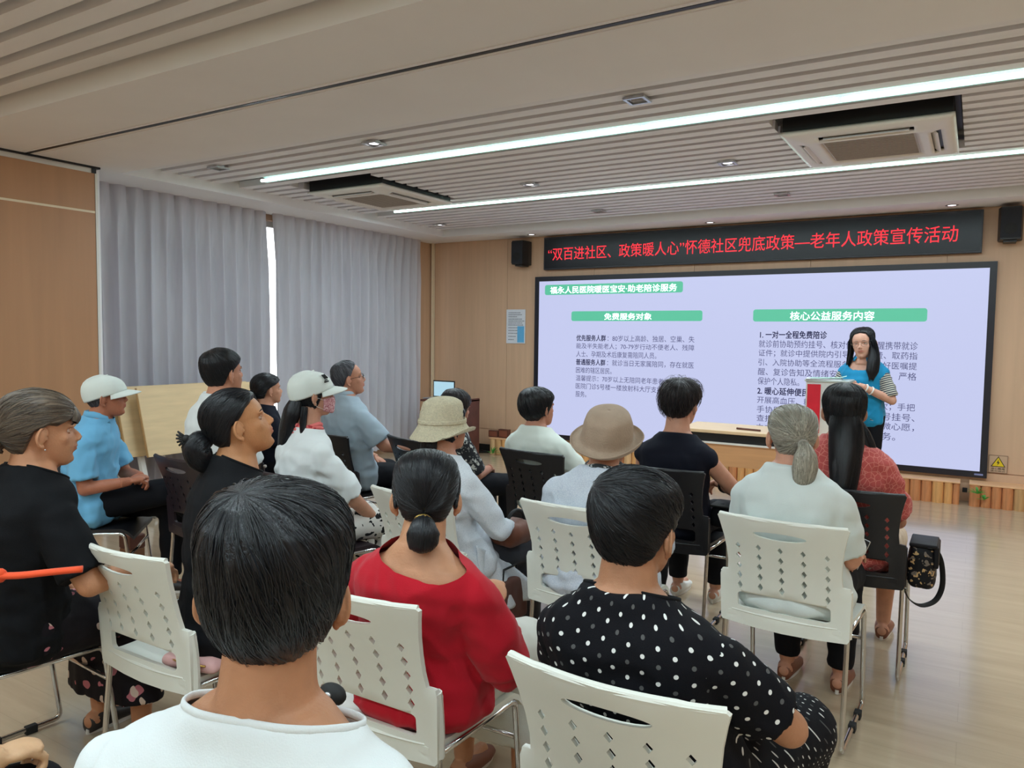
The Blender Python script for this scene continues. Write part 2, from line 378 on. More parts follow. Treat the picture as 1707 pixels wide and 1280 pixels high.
def cassette(x0, x1, y0, y1, label):
    t = empty('air_conditioner', ((x0 + x1) / 2, (y0 + y1) / 2, 2.76), label=label, cat='air conditioner', group='ceiling cassette air conditioners')
    hx, hy = (x1 - x0) / 2, (y1 - y0) / 2
    MB().box(-hx - 0.015, hx + 0.015, -hy - 0.17, hy, 0.16, 0.185).build('recess', M_BLACK, t)
    # panel ring around the return grille, gently bulged, with air slots
    bm = bmesh.new(); n = 36; V = {}
    for i in range(n + 1):
        for j in range(n + 1):
            u = i / n * 2 - 1; v = j / n * 2 - 1
            r_ = max(abs(u), abs(v)); zz = -0.004 + 0.05 * max(0, r_ - 0.86) ** 1.2 * 4 - 0.02 * math.exp(-((r_ - 0.68) / 0.1) ** 2)
            V[i, j] = bm.verts.new((u * hx, v * hy, zz))
    for i in range(n):
        for j in range(n):
            cu = (i + .5) / n * 2 - 1; cv = (j + .5) / n * 2 - 1; a, b = abs(cu), abs(cv)
            if max(a, b) < 0.54: continue
            slot = (0.70 < a < 0.82 and b < 0.56) or (0.70 < b < 0.82 and a < 0.56)
            if slot: continue
            bm.faces.new((V[i, j], V[i, j + 1], V[i + 1, j + 1], V[i + 1, j]))
    me = bpy.data.meshes.new('panel'); bm.to_mesh(me); bm.free(); me.materials.append(M_ACW); me.shade_smooth()
    p = bpy.data.objects.new('panel', me); COL.objects.link(p); p.parent = t
    md = p.modifiers.new('s', 'SOLIDIFY'); md.thickness = 0.018; md.offset = -1
    MB().box(-hx * .97, hx * .97, -hy * .97, hy * .97, 0.03, 0.16).build('casing', M_BLACK, t)
    MB().box(-hx * .86, hx * .86, -hy * .86, hy * .86, 0.012, 0.03).build('air_duct', M_BLACK, t)
    for sx in (-1, 1):
        MB().prism([(sx * hx * .70, 0.012), (sx * hx * .78, -0.020), (sx * hx * .80, -0.018), (sx * hx * .73, 0.014)], 1, -hy * .5, hy * .5).build('air_vane', M_ACW, t)
        mb = MB(); mb.prism([(sx * hy * .70, 0.012), (sx * hy * .78, -0.020), (sx * hy * .80, -0.018), (sx * hy * .73, 0.014)], 0, -hx * .5, hx * .5).build('air_vane', M_ACW, t)
    mb = MB().box(-hx * .56, hx * .56, -hy * .56, hy * .56, -0.006, 0.004)
    for i in range(17): 
        y = -hy * .52 + i * hy * 1.04 / 16; mb.box(-hx * .53, hx * .53, y - .004, y + .004, -0.011, -0.006)
    mb.build('grille', M_GRILL, t)
    return t
cassette(-5.27, -4.38, 5.02, 6.04, 'white square ceiling cassette air conditioner on the left, above the right curtain')
cassette(-1.11, -0.155, 5.00, 6.02, 'white square ceiling cassette air conditioner on the right, before the banner')

# ------------------------------------------------------------------ LED wall and banner
KS = 0.9946
def sx_(x): return x * KS
def sz_(z): return 1.5 + (z - 1.5) * KS
M_SCR = mat('lit lavender slide', (10, 10, 12), 0.35, vary=0.0, emit=(196, 202, 238), estr=1.0)
M_GREENBAR = mat('lit green slide bar', (40, 90, 70), 0.4, emit=(86, 184, 150), estr=1.0)
M_TXT = mat('dark slide lettering', (30, 30, 60), 0.5, emit=(62, 62, 104), estr=1.0)
M_TXTB = mat('bold dark slide lettering', (20, 20, 40), 0.5, emit=(34, 34, 70), estr=1.0)
M_TXTW = mat('white slide lettering', (230, 240, 236), 0.5, emit=(226, 244, 240), estr=1.0)
M_FRAME = mat('screen black frame', (24, 25, 36), 0.35, vary=0.05)
sc = empty('led_screen', (sx_(-2.3), 8.27, sz_(0.233)), label='large lit LED wall showing a lavender slide with green title bars', cat='screen')
def W_(mb, name, m, par, **k):
    o = mb.build(name, m, par, **k); o.matrix_parent_inverse = Matrix.Translation(-Vector(par.location)); return o
X0, X1, Z0, Z1 = sx_(-4.742), sx_(0.134), sz_(0.233), sz_(2.244)
fr = 0.058
W_(MB().box(X0, X1, 8.262, 8.305, Z0, Z0 + fr).box(X0, X1, 8.262, 8.305, Z1 - fr, Z1).box(X0, X0 + fr, 8.262, 8.305, Z0 + fr, Z1 - fr).box(X1 - fr, X1, 8.262, 8.305, Z0 + fr, Z1 - fr), 'frame', M_FRAME, sc)
W_(MB().box(X0 + fr, X1 - fr, 8.27, 8.30, Z0 + fr, Z1 - fr), 'slide', M_SCR, sc)
def bar(x0, x1, z0, z1):
    p = []
    r_ = 0.025
    for (cx, cz, a0) in ((x1 - r_, z1 - r_, 0), (x0 + r_, z1 - r_, 90), (x0 + r_, z0 + r_, 180), (x1 - r_, z0 + r_, 270)):
        for k in range(5): an = R(a0 + 22.5 * k); p.append((cx + r_ * math.cos(an), cz + r_ * math.sin(an)))
    W_(MB().prism(p, 1, 8.266, 8.27), 'title_bar', M_GREENBAR, sc)
bar(-4.576, -2.822, 2.014, 2.137); bar(-4.205, -2.592, 1.695, 1.812); bar(-2.042, -0.413, 1.690, 1.818)
YT = 8.2645
text('title_text', '福永人民医院暖医宝安·助老陪诊服务', -4.50, -2.89, 2.072, YT, M_TXTW, sc, 0.085, 0.004)
text('heading_text', '免费服务对象', -3.77, -3.18, 1.748, YT, M_TXTW, sc, 0.078, 0.004)
text('heading_text', '核心公益服务内容', -1.665, -0.87, 1.748, YT, M_TXTW, sc, 0.088, 0.004)
LT = [(1.492, [('b', '优先服务人群', -4.13, -3.745), ('n', '：80岁以上高龄、独居、空巢、失', -3.72, -2.672)]),
      (1.395, [('n', '能及半失能老人；70-79岁行动不便老人、残障', -4.13, -2.672)]),
      (1.300, [('n', '人士、孕期及术后康复需陪同人员。', -4.13, -3.11)]),
      (1.203, [('b', '普通服务人群', -4.13, -3.745), ('n', '：就诊当日无家属陪同，存在就医', -3.72, -2.672)]),
      (1.105, [('n', '困难的辖区居民。', -4.13, -3.66)]),
      (1.008, [('n', '温馨提示：70岁以上无陪同老年患者，可直接在', -4.13, -2.672)]),
      (0.912, [('n', '医院门诊5号楼一楼放射科大厅支援中心，咨询', -4.13, -2.672)]),
      (0.815, [('n', '服务。', -4.13, -3.985)])]
for z, parts in LT:
    for k, s_, a, b in parts: text('body_text', s_, a, b, z, YT, M_TXTB if k == 'b' else M_TXT, sc, 0.072, 0.022 if k == 'b' else 0.0)
RT = [('b', '1. 一对一全程免费陪诊', -1.962, -1.30), ('n', '就诊前协助预约挂号、核对信息、提醒携带就诊', -1.972, -0.480), ('n', '证件；就诊中提供院内引导、代缴费、取药指', -1.972, -0.480),
      ('n', '引、入院协助等全流程服务；诊后做好医嘱提', -1.972, -0.480), ('n', '醒、复诊告知及情绪安抚、隐私保护，严格', -1.972, -0.480), ('n', '保护个人隐私。', -1.972, -1.55),
      ('b', '2. 暖心延伸便民服务', -1.972, -1.30), ('n', '开展高血压、糖尿病等慢病讲座一次；手把', -1.972, -0.480), ('n', '手协助老人操作手机，完成公众号挂号、', -1.972, -0.480),
      ('n', '查报告单、缴费等操作；帮老人微心愿，', -1.972, -0.480), ('n', '由志愿者结对提供陪伴就医服务。', -1.972, -0.64)]
zs = [1.553, 1.456, 1.357, 1.258, 1.160, 1.062, 0.958, 0.858, 0.760, 0.664, 0.566]
for (k, s_, a, b), z in zip(RT, zs): text('body_text', s_, a, b, z, YT, M_TXTB if k == 'b' else M_TXT, sc, 0.078, 0.022 if k == 'b' else 0.0)
W_(MB().box(X1 - 0.10, X1 - 0.03, 8.260, 8.262, Z0 + 0.022, Z0 + 0.038), 'corner_mark', mat('pale blue mark', (130, 140, 190), 0.5), sc)

M_LEDB = mat('banner black glass', (12, 14, 22), 0.24, vary=0.05, spec=0.35)
M_RED = mat('red LED lettering', (60, 5, 5), 0.5, emit=(252, 44, 60), estr=1.35)
bn = empty('led_banner', (-2.3, 8.27, 2.33), label='long black LED banner with red Chinese lettering above the screen', cat='banner')
bx0, bx1, bz0, bz1 = sx_(-4.611), sx_(0.0055), sz_(2.324), sz_(2.720)
W_(MB().box(bx0, bx1, 8.24, 8.30, bz0, bz1, 0.004), 'housing', M_FRAME, bn)
W_(MB().box(bx0 + .018, bx1 - .018, 8.236, 8.242, bz0 + .018, bz1 - .018), 'display', M_LEDB, bn)
text('red_lettering', '“双百进社区、政策暖人心”怀德社区兜底政策—老年人政策宣传活动', -4.52, -0.19, 2.507, 8.233, M_RED, bn, 0.155, 0.0)

# ------------------------------------------------------------------ wall speakers, poster, sign, outlet
def wall_speaker(x, z, label):
    t = empty('wall_speaker', (x, 8.2, z), label=label, cat='speaker', group='black speakers beside the banner')
    MB().prism([(-.085, .11), (.085, .11), (.095, .02), (.075, -.10), (-.075, -.10), (-.095, .02)], 2, -.145, .145).build('cabinet', M_BLACK, t)
    mb = MB().prism([(-.078, -.098), (.078, -.098), (.078, -.108), (-.078, -.108)], 2, -.13, .13); mb.build('grille', mat('speaker grille cloth', (30, 32, 38), 0.8, vary=0.3, nscale=300), t)
    MB().lathe([(0.035, -.012), (0.05, 0), (0.02, 0.004)], (0, 0, 0.0)).build('woofer', M_RUBBER, t).location = (0, -.112, -.05)
    t.children[-1].rotation_euler = (R(90), 0, 0)
    MB().box(-.02, .02, .08, .12, -.16, -.02).box(-.05, .05, -.06, .10, -.165, -.145).build('bracket', M_BLACK, t)
    return t
wall_speaker(-4.885, 2.535, 'black wall speaker left of the banner')
wall_speaker(0.215, 2.56, 'black wall speaker right of the banner')
M_PAPER = mat('notice paper', (214, 218, 226), 0.6, vary=0.03)
nt_ = empty('wall_notice', (-5.01, 8.295, 1.41), label='white printed notice with a blue lower corner taped to the wall left of the screen', cat='notice')
W_(MB().box(-5.150, -4.872, 8.298, 8.305, 1.412, 1.842), 'sheet', M_PAPER, nt_)
W_(MB().box(-4.985, -4.885, 8.296, 8.2985, 1.425, 1.63), 'blue_print', mat('blue print', (96, 172, 218), 0.6), nt_)
mb = MB()
for i, z in enumerate((1.80, 1.775, 1.75, 1.72, 1.695, 1.67, 1.645, 1.61, 1.575, 1.54, 1.50, 1.46)):
    x = -5.12
    while x < -5.12 + (0.18, 0.2, 0.12, 0.2, 0.22, 0.2, 0.21, 0.2, 0.13, 0.12, 0.1, 0.08)[i]:
        l_ = 0.008 + 0.012 * ((i * 7 + int(x * 997)) % 5) / 5; mb.box(x, x + l_, 8.2968, 8.2975, z - 0.005, z + 0.005); x += l_ + 0.004
o = W_(mb, 'small_print', mat('grey print', (120, 124, 136), 0.6), nt_); o['kind'] = 'stuff'
sg = empty('warning_sign', (0.22, 8.29, 0.29), label='beige electrical hazard sign with yellow triangle right of the screen foot', cat='sign')
W_(MB().box(0.143, 0.292, 8.300, 8.306, 0.295, 0.458), 'plate', mat('sign plate', (196, 164, 136), 0.5), sg)
W_(MB().box(0.143, 0.292, 8.298, 8.301, 0.295, 0.298).box(0.143, 0.292, 8.298, 8.301, 0.455, 0.458).box(0.143, 0.146, 8.298, 8.301, 0.295, 0.458).box(0.289, 0.292, 8.298, 8.301, 0.295, 0.458), 'outline', mat('sign outline', (110, 80, 66), 0.5), sg)
W_(MB().prism([(0.160, 0.352), (0.276, 0.352), (0.218, 0.450)], 1, 8.297, 8.300), 'triangle_border', mat('sign black', (50, 40, 20), 0.5), sg)
W_(MB().prism([(0.171, 0.358), (0.265, 0.358), (0.218, 0.439)], 1, 8.295, 8.297), 'triangle', mat('sign yellow', (226, 196, 26), 0.5), sg)
W_(MB().prism([(0.222, 0.420), (0.206, 0.388), (0.217, 0.388), (0.212, 0.364), (0.230, 0.396), (0.219, 0.396)], 1, 8.293, 8.295), 'lightning_bolt', mat('sign black', (50, 40, 20), 0.5), sg)
text('sign_text', '当心触电', 0.165, 0.272, 0.335, 8.2975, mat('sign black', (50, 40, 20), 0.5), sg, 0.02)
text('sign_text', '请勿靠近', 0.160, 0.276, 0.312, 8.2975, mat('sign black', (50, 40, 20), 0.5), sg, 0.014)
ot = empty('wall_socket', (-5.61, 8.30, 0.37), label='white wall socket with a black plug beside the cabinet', cat='socket')
MB().box(-.045, .045, -.008, .008, -.045, .045, 0.003).build('plate', M_WHITE, ot); MB().box(-.02, .02, -.04, -.008, -.005, .03, 0.004).build('plug', M_RUBBER, ot)

# ------------------------------------------------------------------ log faced plinth under the screen
pl = empty('log_plinth', (-2.4, 8.2, 0), label='low plinth faced with upright half logs along the foot of the screen wall', cat='plinth')
YB_ = 8.10
W_(MB().box(-5.245, -0.075, YB_, 8.308, 0.0, 0.196), 'core', M_WALL, pl)
W_(MB().box(0.005, 2.2, YB_, 8.308, 0.0, 0.196), 'core', M_WALL, pl)
W_(MB().box(-5.25, -0.072, YB_ - 0.03, 8.308, 0.196, 0.210, .003), 'ledge', mat('plinth ledge', (226, 178, 134), 0.5), pl)
W_(MB().box(-0.002, 2.2, YB_ - 0.03, 8.308, 0.196, 0.210, .003), 'ledge', mat('plinth ledge', (226, 178, 134), 0.5), pl)
W_(MB().box(-0.055, -0.015, 8.20, 8.24, 0.10, 0.14, .004), 'floor_box', M_RUBBER, pl)
x = -5.245; lm = {}
def log(x, r_, col):
    key = (round(r_, 3), col)
    seg = 9; V = []; h = 0.195
    if key not in lm:
        mb = MB(); pts = [(r_ * math.cos(math.pi * k / seg), -r_ * 0.9 * math.sin(math.pi * k / seg)) for k in range(seg + 1)]
        o = mb.prism(pts, 2, 0.0, h).build('log', M_LOG[col], pl, False); lm[key] = o.data
    else:
        o = bpy.data.objects.new('log', lm[key]); COL.objects.link(o); o.parent = pl
    o.matrix_parent_inverse = Matrix.Translation(-Vector(pl.location)); o.location = (x, YB_, 0)
rl = random.Random(3)
while x < 2.0:
    r_ = rl.choice((0.036, 0.040, 0.044, 0.048))
    if x < -0.076 < x + 2 * r_ + 0.03: r_ = (-0.0755 - x) / 2 if -0.0755 - x > 0.04 else r_
    cx = x + r_
    if not (cx + r_ > -0.075 and cx - r_ < 0.0): log(cx, r_, rl.randrange(4)); x += 2 * r_ + 0.001
    elif cx < -0.02: x = 0.002
    else: x += 0.01
M_LEAF = mat('plastic leaf green', (70, 150, 60), 0.5, vary=0.3, nscale=40)
def sprig(x, z, label, n, seed, hgt):
    rg = random.Random(seed); t = empty('artificial_sprig', (x, 8.03, z), label=label, cat='artificial plant', group='green sprigs stuck along the log plinth')
    for k in range(n):
        a = rg.uniform(-1.2, 1.2); L_ = rg.uniform(.6, 1.0) * hgt; p = []
        for s_ in range(5):
            q = s_ / 4; p.append((math.sin(a) * L_ * q, -0.01 - 0.03 * q * (1 - q), math.cos(a) * L_ * q - 0.3 * L_ * q * q))
        MB().tube(p, [0.002, 0.008, 0.009, 0.006, 0.001], 5, flat=0.3).build('leaf', M_LEAF, t)
sprig(0.065, 0.13, 'bright green fern sprig on the logs below the screen corner', 12, 1, 0.11)
sprig(0.12, 0.08, 'green grass tuft right of the gap in the log plinth', 8, 6, 0.08)
sprig(-5.16, 0.02, 'dark green leafy tuft at the left end of the log plinth', 8, 2, 0.16)
sprig(-4.95, 0.02, 'yellow green leafy tuft near the left end of the plinth', 8, 3, 0.15)
M_BROWN = mat('dark brown wood', (92, 52, 40), 0.5, vary=0.2)
def stand_frame(x, w_, h, label):
    t = empty('display_box', (x, 8.17, 0.21), label=label, cat='box', group='little brown boxes on the left end of the plinth')
    MB().box(-w_, w_, -.03, .03, 0, h, .004).build('box', M_BROWN, t); MB().box(-w_ * .8, w_ * .8, -.034, -.03, h * .15, h * .85).build('front_panel', mat('brown front', (128, 74, 56), 0.5), t)
stand_frame(-5.235, 0.07, 0.085, 'low dark brown box on the plinth, left of the taller one')
stand_frame(-5.08, 0.075, 0.11, 'taller reddish brown box standing on the left end of the plinth')
MB_ = MB(); MB_.tube([(-5.75, 8.2, 0.03), (-5.6, 8.12, 0.012), (-5.45, 8.2, 0.012), (-5.3, 8.14, 0.012), (-5.42, 8.05, 0.012), (-5.6, 8.1, 0.014)], 0.012, 6)
tag(MB_.build('power_cable', M_RUBBER, None, True), 'black cable lying on the floor at the foot of the front wall', 'cable')
tag(MB().ball((-5.50, 7.93, 0.028), (0.11, 0.05, 0.028)).build('plastic_bag', M_WHITE, None, True), 'flat white plastic bag on the floor beside the cabinet', 'bag')
tag(MB().box(XL + 0.07, -5.25, 8.285, 8.309, 0.0, 0.085).build('baseboard_front', M_BLACK), kind='structure')

# ------------------------------------------------------------------ cabinet with laptop, far left
cb = empty('lectern_cabinet', (-5.47, 7.55, 0), label='light wood equipment cabinet with dark edge in the far corner', cat='cabinet')
MB().box(-.27, .235, -.22, .22, 0.04, .70).build('body', M_CREAM, cb); MB().box(.237, .262, -.235, .235, 0.0, .735, .003).build('side_panel', M_BROWN, cb)
MB().box(-.29, .262, -.24, .24, .70, .722, .003).build('top', M_BROWN, cb); MB().box(-.25, .22, -.232, -.22, .08, .68).build('door', mat('cabinet door', (206, 182, 150), 0.5), cb)
MB().box(-.27, .235, -.2, .2, 0, .04).build('base', M_BLACK, cb)
lp = empty('laptop', (-5.62, 7.5, .723), label='open laptop with pale blue screen on the far cabinet', cat='laptop')
MB().box(-.165, .165, -.11, .11, 0, .015, .004).build('base', M_SILVER, lp)
o = MB().box(-.165, .165, .10, .11, 0.01, .22, .003).build('lid', M_BLACK, lp)
MB().box(-.152, .152, .0985, .1, .025, .205).build('display', mat('laptop display', (120, 140, 150), 0.3, emit=(168, 206, 222), estr=0.9), lp)
rd = empty('desk_camera', (-5.35, 7.52, .723), label='small dark green gadget on the cabinet beside the laptop', cat='gadget')
MB().ball((0, 0, .035), (.035, .035, .033)).build('head', mat('dark olive plastic', (48, 52, 36), 0.4), rd, True); MB().lathe([(.025, 0), (.02, .008), (.01, .02)]).build('foot', M_BLACK, rd)

# ------------------------------------------------------------------ desk, donation box, presenter's papers
M_DESK = mat('desk maple laminate', (222, 190, 150), 0.42, vary=0.06, nscale=4, stretch=(0.6, 8, 8))
M_DESK2 = mat('desk front maple', (202, 150, 104), 0.45, vary=0.08, nscale=4, stretch=(0.5, 6, 6))
dk = empty('speaker_desk', (-1.46, 6.42, 0), label='long light wood desk in front of the screen', cat='desk')
MB().box(-.66, .64, -.28, .28, .73, .757, .004).build('desktop', M_DESK, dk)
MB().box(-.62, .60, -.235, -.215, .655, .729).build('gap_shade', M_BLACK, dk)  # black strip stands in for the shaded gap under the desktop
MB().box(-.62, .60, -.245, -.212, .640, .655).build('panel_rail', M_WHITE, dk)
MB().box(-.62, .60, -.232, -.214, 0.46, .640).build('modesty_panel', M_DESK2, dk)
for sx in (-1, 1):
    MB().box(sx * .60 - .025, sx * .60 + .025, -.20, .22, 0.03, .73, .003).build('leg', M_SILVER, dk)
    MB().box(sx * .60 - .03, sx * .60 + .03, -.26, .26, 0.0, .03, .003).build('foot', M_BLACK, dk)
pen = tag(MB().tube([(-1.66, 6.30, .766), (-1.46, 6.26, .766)], 0.008, 8).build('marker_pen', M_BROWN, None, True), 'dark pen lying on the desk left of the box', 'pen')
bxx = empty('ballot_box', (-0.975, 6.40, .757), label='white box with a red front sticker standing on the desk before the presenter', cat='box')
MB().box(-.155, .155, -.11, .13, 0, .42, .004).build('body', mat('box white acrylic', (206, 204, 200), 0.35), bxx)
MB().box(-.165, .165, -.12, .14, 0.42, .437, .004).build('lid', mat('box lid', (190, 200, 198), 0.3), bxx)
MB().box(-.142, -.045, -.115, -.110, 0.02, .40).build('red_sticker', mat('red sticker', (206, 22, 44), 0.45), bxx)
MB().tube([(.165, -.05, .33), (.185, -.05, .31), (.185, -.05, .27), (.165, -.05, .25)], .004, 6).tube([(.165, .02, .33), (.185, .02, .31), (.185, .02, .27), (.165, .02, .25)], .004, 6).build('metal_ring', M_SILVER, bxx)
pp = empty('paper_stack', (-1.0, 6.38, 1.195), rz=R(6), label='stack of pale green and white papers on the box lid', cat='papers')
MB().box(-.14, .12, -.10, .10, 0, .006).build('sheet', M_PAPER, pp)
MB().prism([(-.11, .007), (.10, .012), (.15, .028), (.15, .030), (.10, .015), (-.11, .009)], 1, -.08, .09).build('folder', mat('pale green folder', (172, 206, 190), 0.4), pp)

# ------------------------------------------------------------------ folded tables parked at the curtain
M_TABLE = mat('folded table maple', (214, 186, 142), 0.45, vary=0.07, nscale=3, stretch=(1, 1, 9), bump=0.02)
M_EDGE = mat('table edge band', (186, 148, 100), 0.5)
def folded_table(dx, dy, label):
    t = empty('folding_table', (-5.73 + dx, 4.30 + dy, 0), label=label, cat='table', group='folded tables parked by the curtain')
    # top tilted: lower edge out into the room, upper edge towards the curtain
    def P(s_, n_): return (0.075 - 0.15 * s_ + 0.022 * n_, 0.49 + 0.55 * s_ + 0.006 * n_)
    q = [P(0, 0), P(1, 0), P(1, 1), P(0, 1)]
    MB().prism(q, 1, -.64, .64).build('table_top', M_TABLE, t)
    q2 = [P(0, 0), P(1, 0), P(1, 1.02), P(0, 1.02)]
    MB().prism(q2, 1, -.646, -.64).build('edge_band', M_EDGE, t)
    MB().prism([P(.15, -1), P(.85, -1), P(.85, 0), P(.15, 0)], 1, -.5, .5).build('underframe', M_BLACK, t)
    for sy in (-1, 1):
        MB().prism([(-.01, .62), (.03, .62), (.19, .085), (.15, .085)], 1, sy * .5 - .02, sy * .5 + .02).build('leg', M_WHITE, t)
        MB().box(-.22, .24, sy * .5 - .022, sy * .5 + .022, .06, .085, .004).build('foot_bar', M_BLACK, t)
        for xx in (-.2, .22):
            o = MB().lathe([(.03, -.012), (.03, .012)], seg=14).build('caster', M_SILVER, t); o.rotation_euler = (R(90), 0, 0); o.location = (xx, sy * .5, .031)
for k, (dx, dy, lb) in enumerate(((0, 0, 'folded maple table parked upright by the curtain, frontmost, whole face showing'),
                     (-.10, -.12, 'folded maple table second in the row by the curtain, edge showing behind the front one'),
                     (-.20, -.25, 'folded maple table third in the row, hindmost, partly behind the man in the white cap'))):
    folded_table(dx, dy, lb)
# ------------------------------------------------------------------ perforated plastic chairs
M_CW = mat('white chair plastic', (228, 228, 218), 0.4, vary=0.02)
M_CB = mat('black chair plastic', (24, 24, 28), 0.42, vary=0.05)
M_CP = mat('dark plum chair plastic', (38, 28, 34), 0.42, vary=0.05)
def back_y(x, z):
    t = (z - 0.42) / 0.42
    return -0.185 - 0.085 * max(0, t) ** 1.25 + 0.02 * math.sin(math.pi * min(1, max(0, t))) - 0.045 * (1 - min(1, (x / 0.235) ** 2)) * (0.4 + 0.6 * t)
def chair_back_mesh():
    top, bot, st = 0.845, 0.415, 0.615
    out = [(-0.225, bot), (-0.1, bot - 0.008), (0.0, bot - 0.010), (0.1, bot - 0.008), (0.225, bot), (0.232, bot + .01), (0.236, st - .02), (0.230, st), (0.206, st + 0.004)]
    out += [(0.203, .66), (0.206, .71), (0.213, .76), (0.224, .81), (0.232, top - .006), (0.226, top)]
    out += [(0.15, top + .002), (0.0, top + .004), (-0.15, top + .002)]
    out += [(-0.226, top), (-0.232, top - .006), (-0.224, .81), (-0.213, .76), (-0.206, .71), (-0.203, .66), (-0.206, st + .004), (-0.230, st), (-0.236, st - .02), (-0.232, bot + .01)]
    holes = []
    holes.append([(0.095 * math.cos(a), 0.790 + 0.0165 * math.sin(a) * (1 if math.sin(a) < 0 else .8)) for a in np.linspace(0, 2 * math.pi, 20, endpoint=False)])
    slot = []
    for (cx, cz, a0) in ((0.148, 0.524, 0), (-0.148, 0.524, 90), (-0.148, 0.490, 180), (0.148, 0.490, 270)):
        for k in range(5): an = R(a0 + 22.5 * k); slot.append((cx + .02 * math.cos(an), cz + .013 * math.sin(an)))
    holes.append(slot)
    for c in range(5):
        x = (c - 2) * 0.079; n = 5 if c in (0, 4) else 5
        for k in range(n):
            z = 0.733 - 0.0405 * k - (0.006 if c in (0, 4) else 0); h = 0.0135 + 0.0007 * k; w_ = 0.0102
            holes.append([(x + w_, z), (x, z + h), (x - w_, z), (x, z - h)])
    pts = [Vector(p) for p in out]; loops = [list(range(len(out)))]
    for h in holes:
        s0 = len(pts); pts += [Vector(p) for p in h]; loops.append(list(range(s0, s0 + len(h))))
    def inpoly(p, poly):
        c = False; n = len(poly)
        for i in range(n):
            a, b = poly[i], poly[(i + 1) % n]
            if (a[1] > p[1]) != (b[1] > p[1]) and p[0] < (b[0] - a[0]) * (p[1] - a[1]) / (b[1] - a[1]) + a[0]: c = not c
        return c
    for gx in np.linspace(-0.215, 0.215, 18):
        for gz in np.linspace(0.43, 0.83, 15):
            if inpoly((gx, gz), out) and not any(inpoly((gx, gz), h) for h in holes): pts.append(Vector((gx, gz)))
    edges = [(l[i], l[(i + 1) % len(l)]) for l in loops for i in range(len(l))]
    vs, es, fs, _, _, _ = geometry.delaunay_2d_cdt(pts, edges, [], 0, 1e-6)
    F = []
    for f in fs:
        c = (sum(vs[i][0] for i in f) / len(f), sum(vs[i][1] for i in f) / len(f))
        if inpoly(c, out) and not any(inpoly(c, h) for h in holes): F.append(tuple(f))
    bm = bmesh.new(); V = [bm.verts.new((v[0], 0, v[1])) for v in vs]
    for f in F:
        try: bm.faces.new([V[i] for i in f])
        except ValueError: pass
    bmesh.ops.delete(bm, geom=[v for v in bm.verts if not v.link_faces], context='VERTS')
    bmesh.ops.recalc_face_normals(bm, faces=bm.faces)
    r_ = bmesh.ops.extrude_face_region(bm, geom=list(bm.faces)); top_v = set(e for e in r_['geom'] if isinstance(e, bmesh.types.BMVert))
    for v in bm.verts:
        x, z = v.co.x, v.co.z; th = 0.007 + (0.006 if z < 0.615 and abs(x) > 0.19 else 0)
        y = back_y(x, z); v.co.y = y + (th if v in top_v else -th)
    bmesh.ops.recalc_face_normals(bm, faces=bm.faces)
    # thick rolled rim along the top and side sleeves for the frame tubes
    me = bpy.data.meshes.new('backrest'); bm.to_mesh(me); bm.free()
    v = np.array([q.co[:] for q in me.vertices]); f = [tuple(p.vertices) for p in me.polygons]
    mb = MB().add(v, f)
    rim = [(x, back_y(x, 0.84) + 0.004, 0.842 + (0.002 if abs(x) < .15 else 0)) for x in np.linspace(-0.224, 0.224, 22)]
    mb.tube(rim, 0.0105, 8)
    for s_ in (-1, 1):
        mb.tube([(s_ * 0.222, back_y(0.22, z) + .006, z) for z in np.linspace(0.43, 0.605, 6)], 0.0165, 8)
    mb.tube([(x, back_y(x, 0.462) - 0.002, 0.462 - .004 * (1 - (x / .2) ** 2)) for x in np.linspace(-0.19, 0.19, 16)], 0.007, 6)
    bpy.data.meshes.remove(me)
    return mb
def seat_mesh():
    V = []; F = []; nx, ny = 14, 16
    def zt(x, y):
        u = abs(x) / 0.22; return 0.452 - 0.012 * (1 - u ** 2) * math.sin(math.pi * min(1, max(0, (y + .2) / .42))) - 0.045 * max(0, (y - 0.17) / 0.07) ** 2 + 0.006 * max(0, (-y - 0.14) / .06)
    for s_ in (0, 1):
        for j in range(ny + 1):
            for i in range(nx + 1):
                y = -0.20 + 0.44 * j / ny; hw = 0.205 + 0.02 * math.sin(math.pi * min(1, (y + .2) / .44) * .6)
                x = (i / nx * 2 - 1) * hw; V.append((x, y, zt(x, y) - (0.018 if s_ else 0)))
    W1 = (nx + 1) * (ny + 1)
    for j in range(ny):
        for i in range(nx):
            a = j * (nx + 1) + i; F.append((a, a + 1, a + nx + 2, a + nx + 1)); F.append(tuple(reversed([W1 + q for q in (a, a + 1, a + nx + 2, a + nx + 1)])))
    for j in range(ny):
        for i in (0, nx):
            a = j * (nx + 1) + i; b = a + nx + 1; F.append((a, b, W1 + b, W1 + a) if i == 0 else (b, a, W1 + a, W1 + b))
    for i in range(nx):
        for j in (0, ny):
            a = j * (nx + 1) + i; b = a + 1; F.append((b, a, W1 + a, W1 + b) if j == 0 else (a, b, W1 + b, W1 + a))
    return MB().add(V, F)
_back = chair_back_mesh(); _seat = seat_mesh()
def arcp(pts, r_=0.03, n=4):
    """round the corners of a polyline"""
    P = [np.array(p, float) for p in pts]; out = [P[0]]
    for i in range(1, len(P) - 1):
        a = P[i] + (P[i - 1] - P[i]) / np.linalg.norm(P[i - 1] - P[i]) * r_; b = P[i] + (P[i + 1] - P[i]) / np.linalg.norm(P[i + 1] - P[i]) * r_
        for k in range(n + 1):
            t = k / n; out.append((1 - t) ** 2 * a + 2 * t * (1 - t) * P[i] + t * t * b)
    return out + [P[-1]]
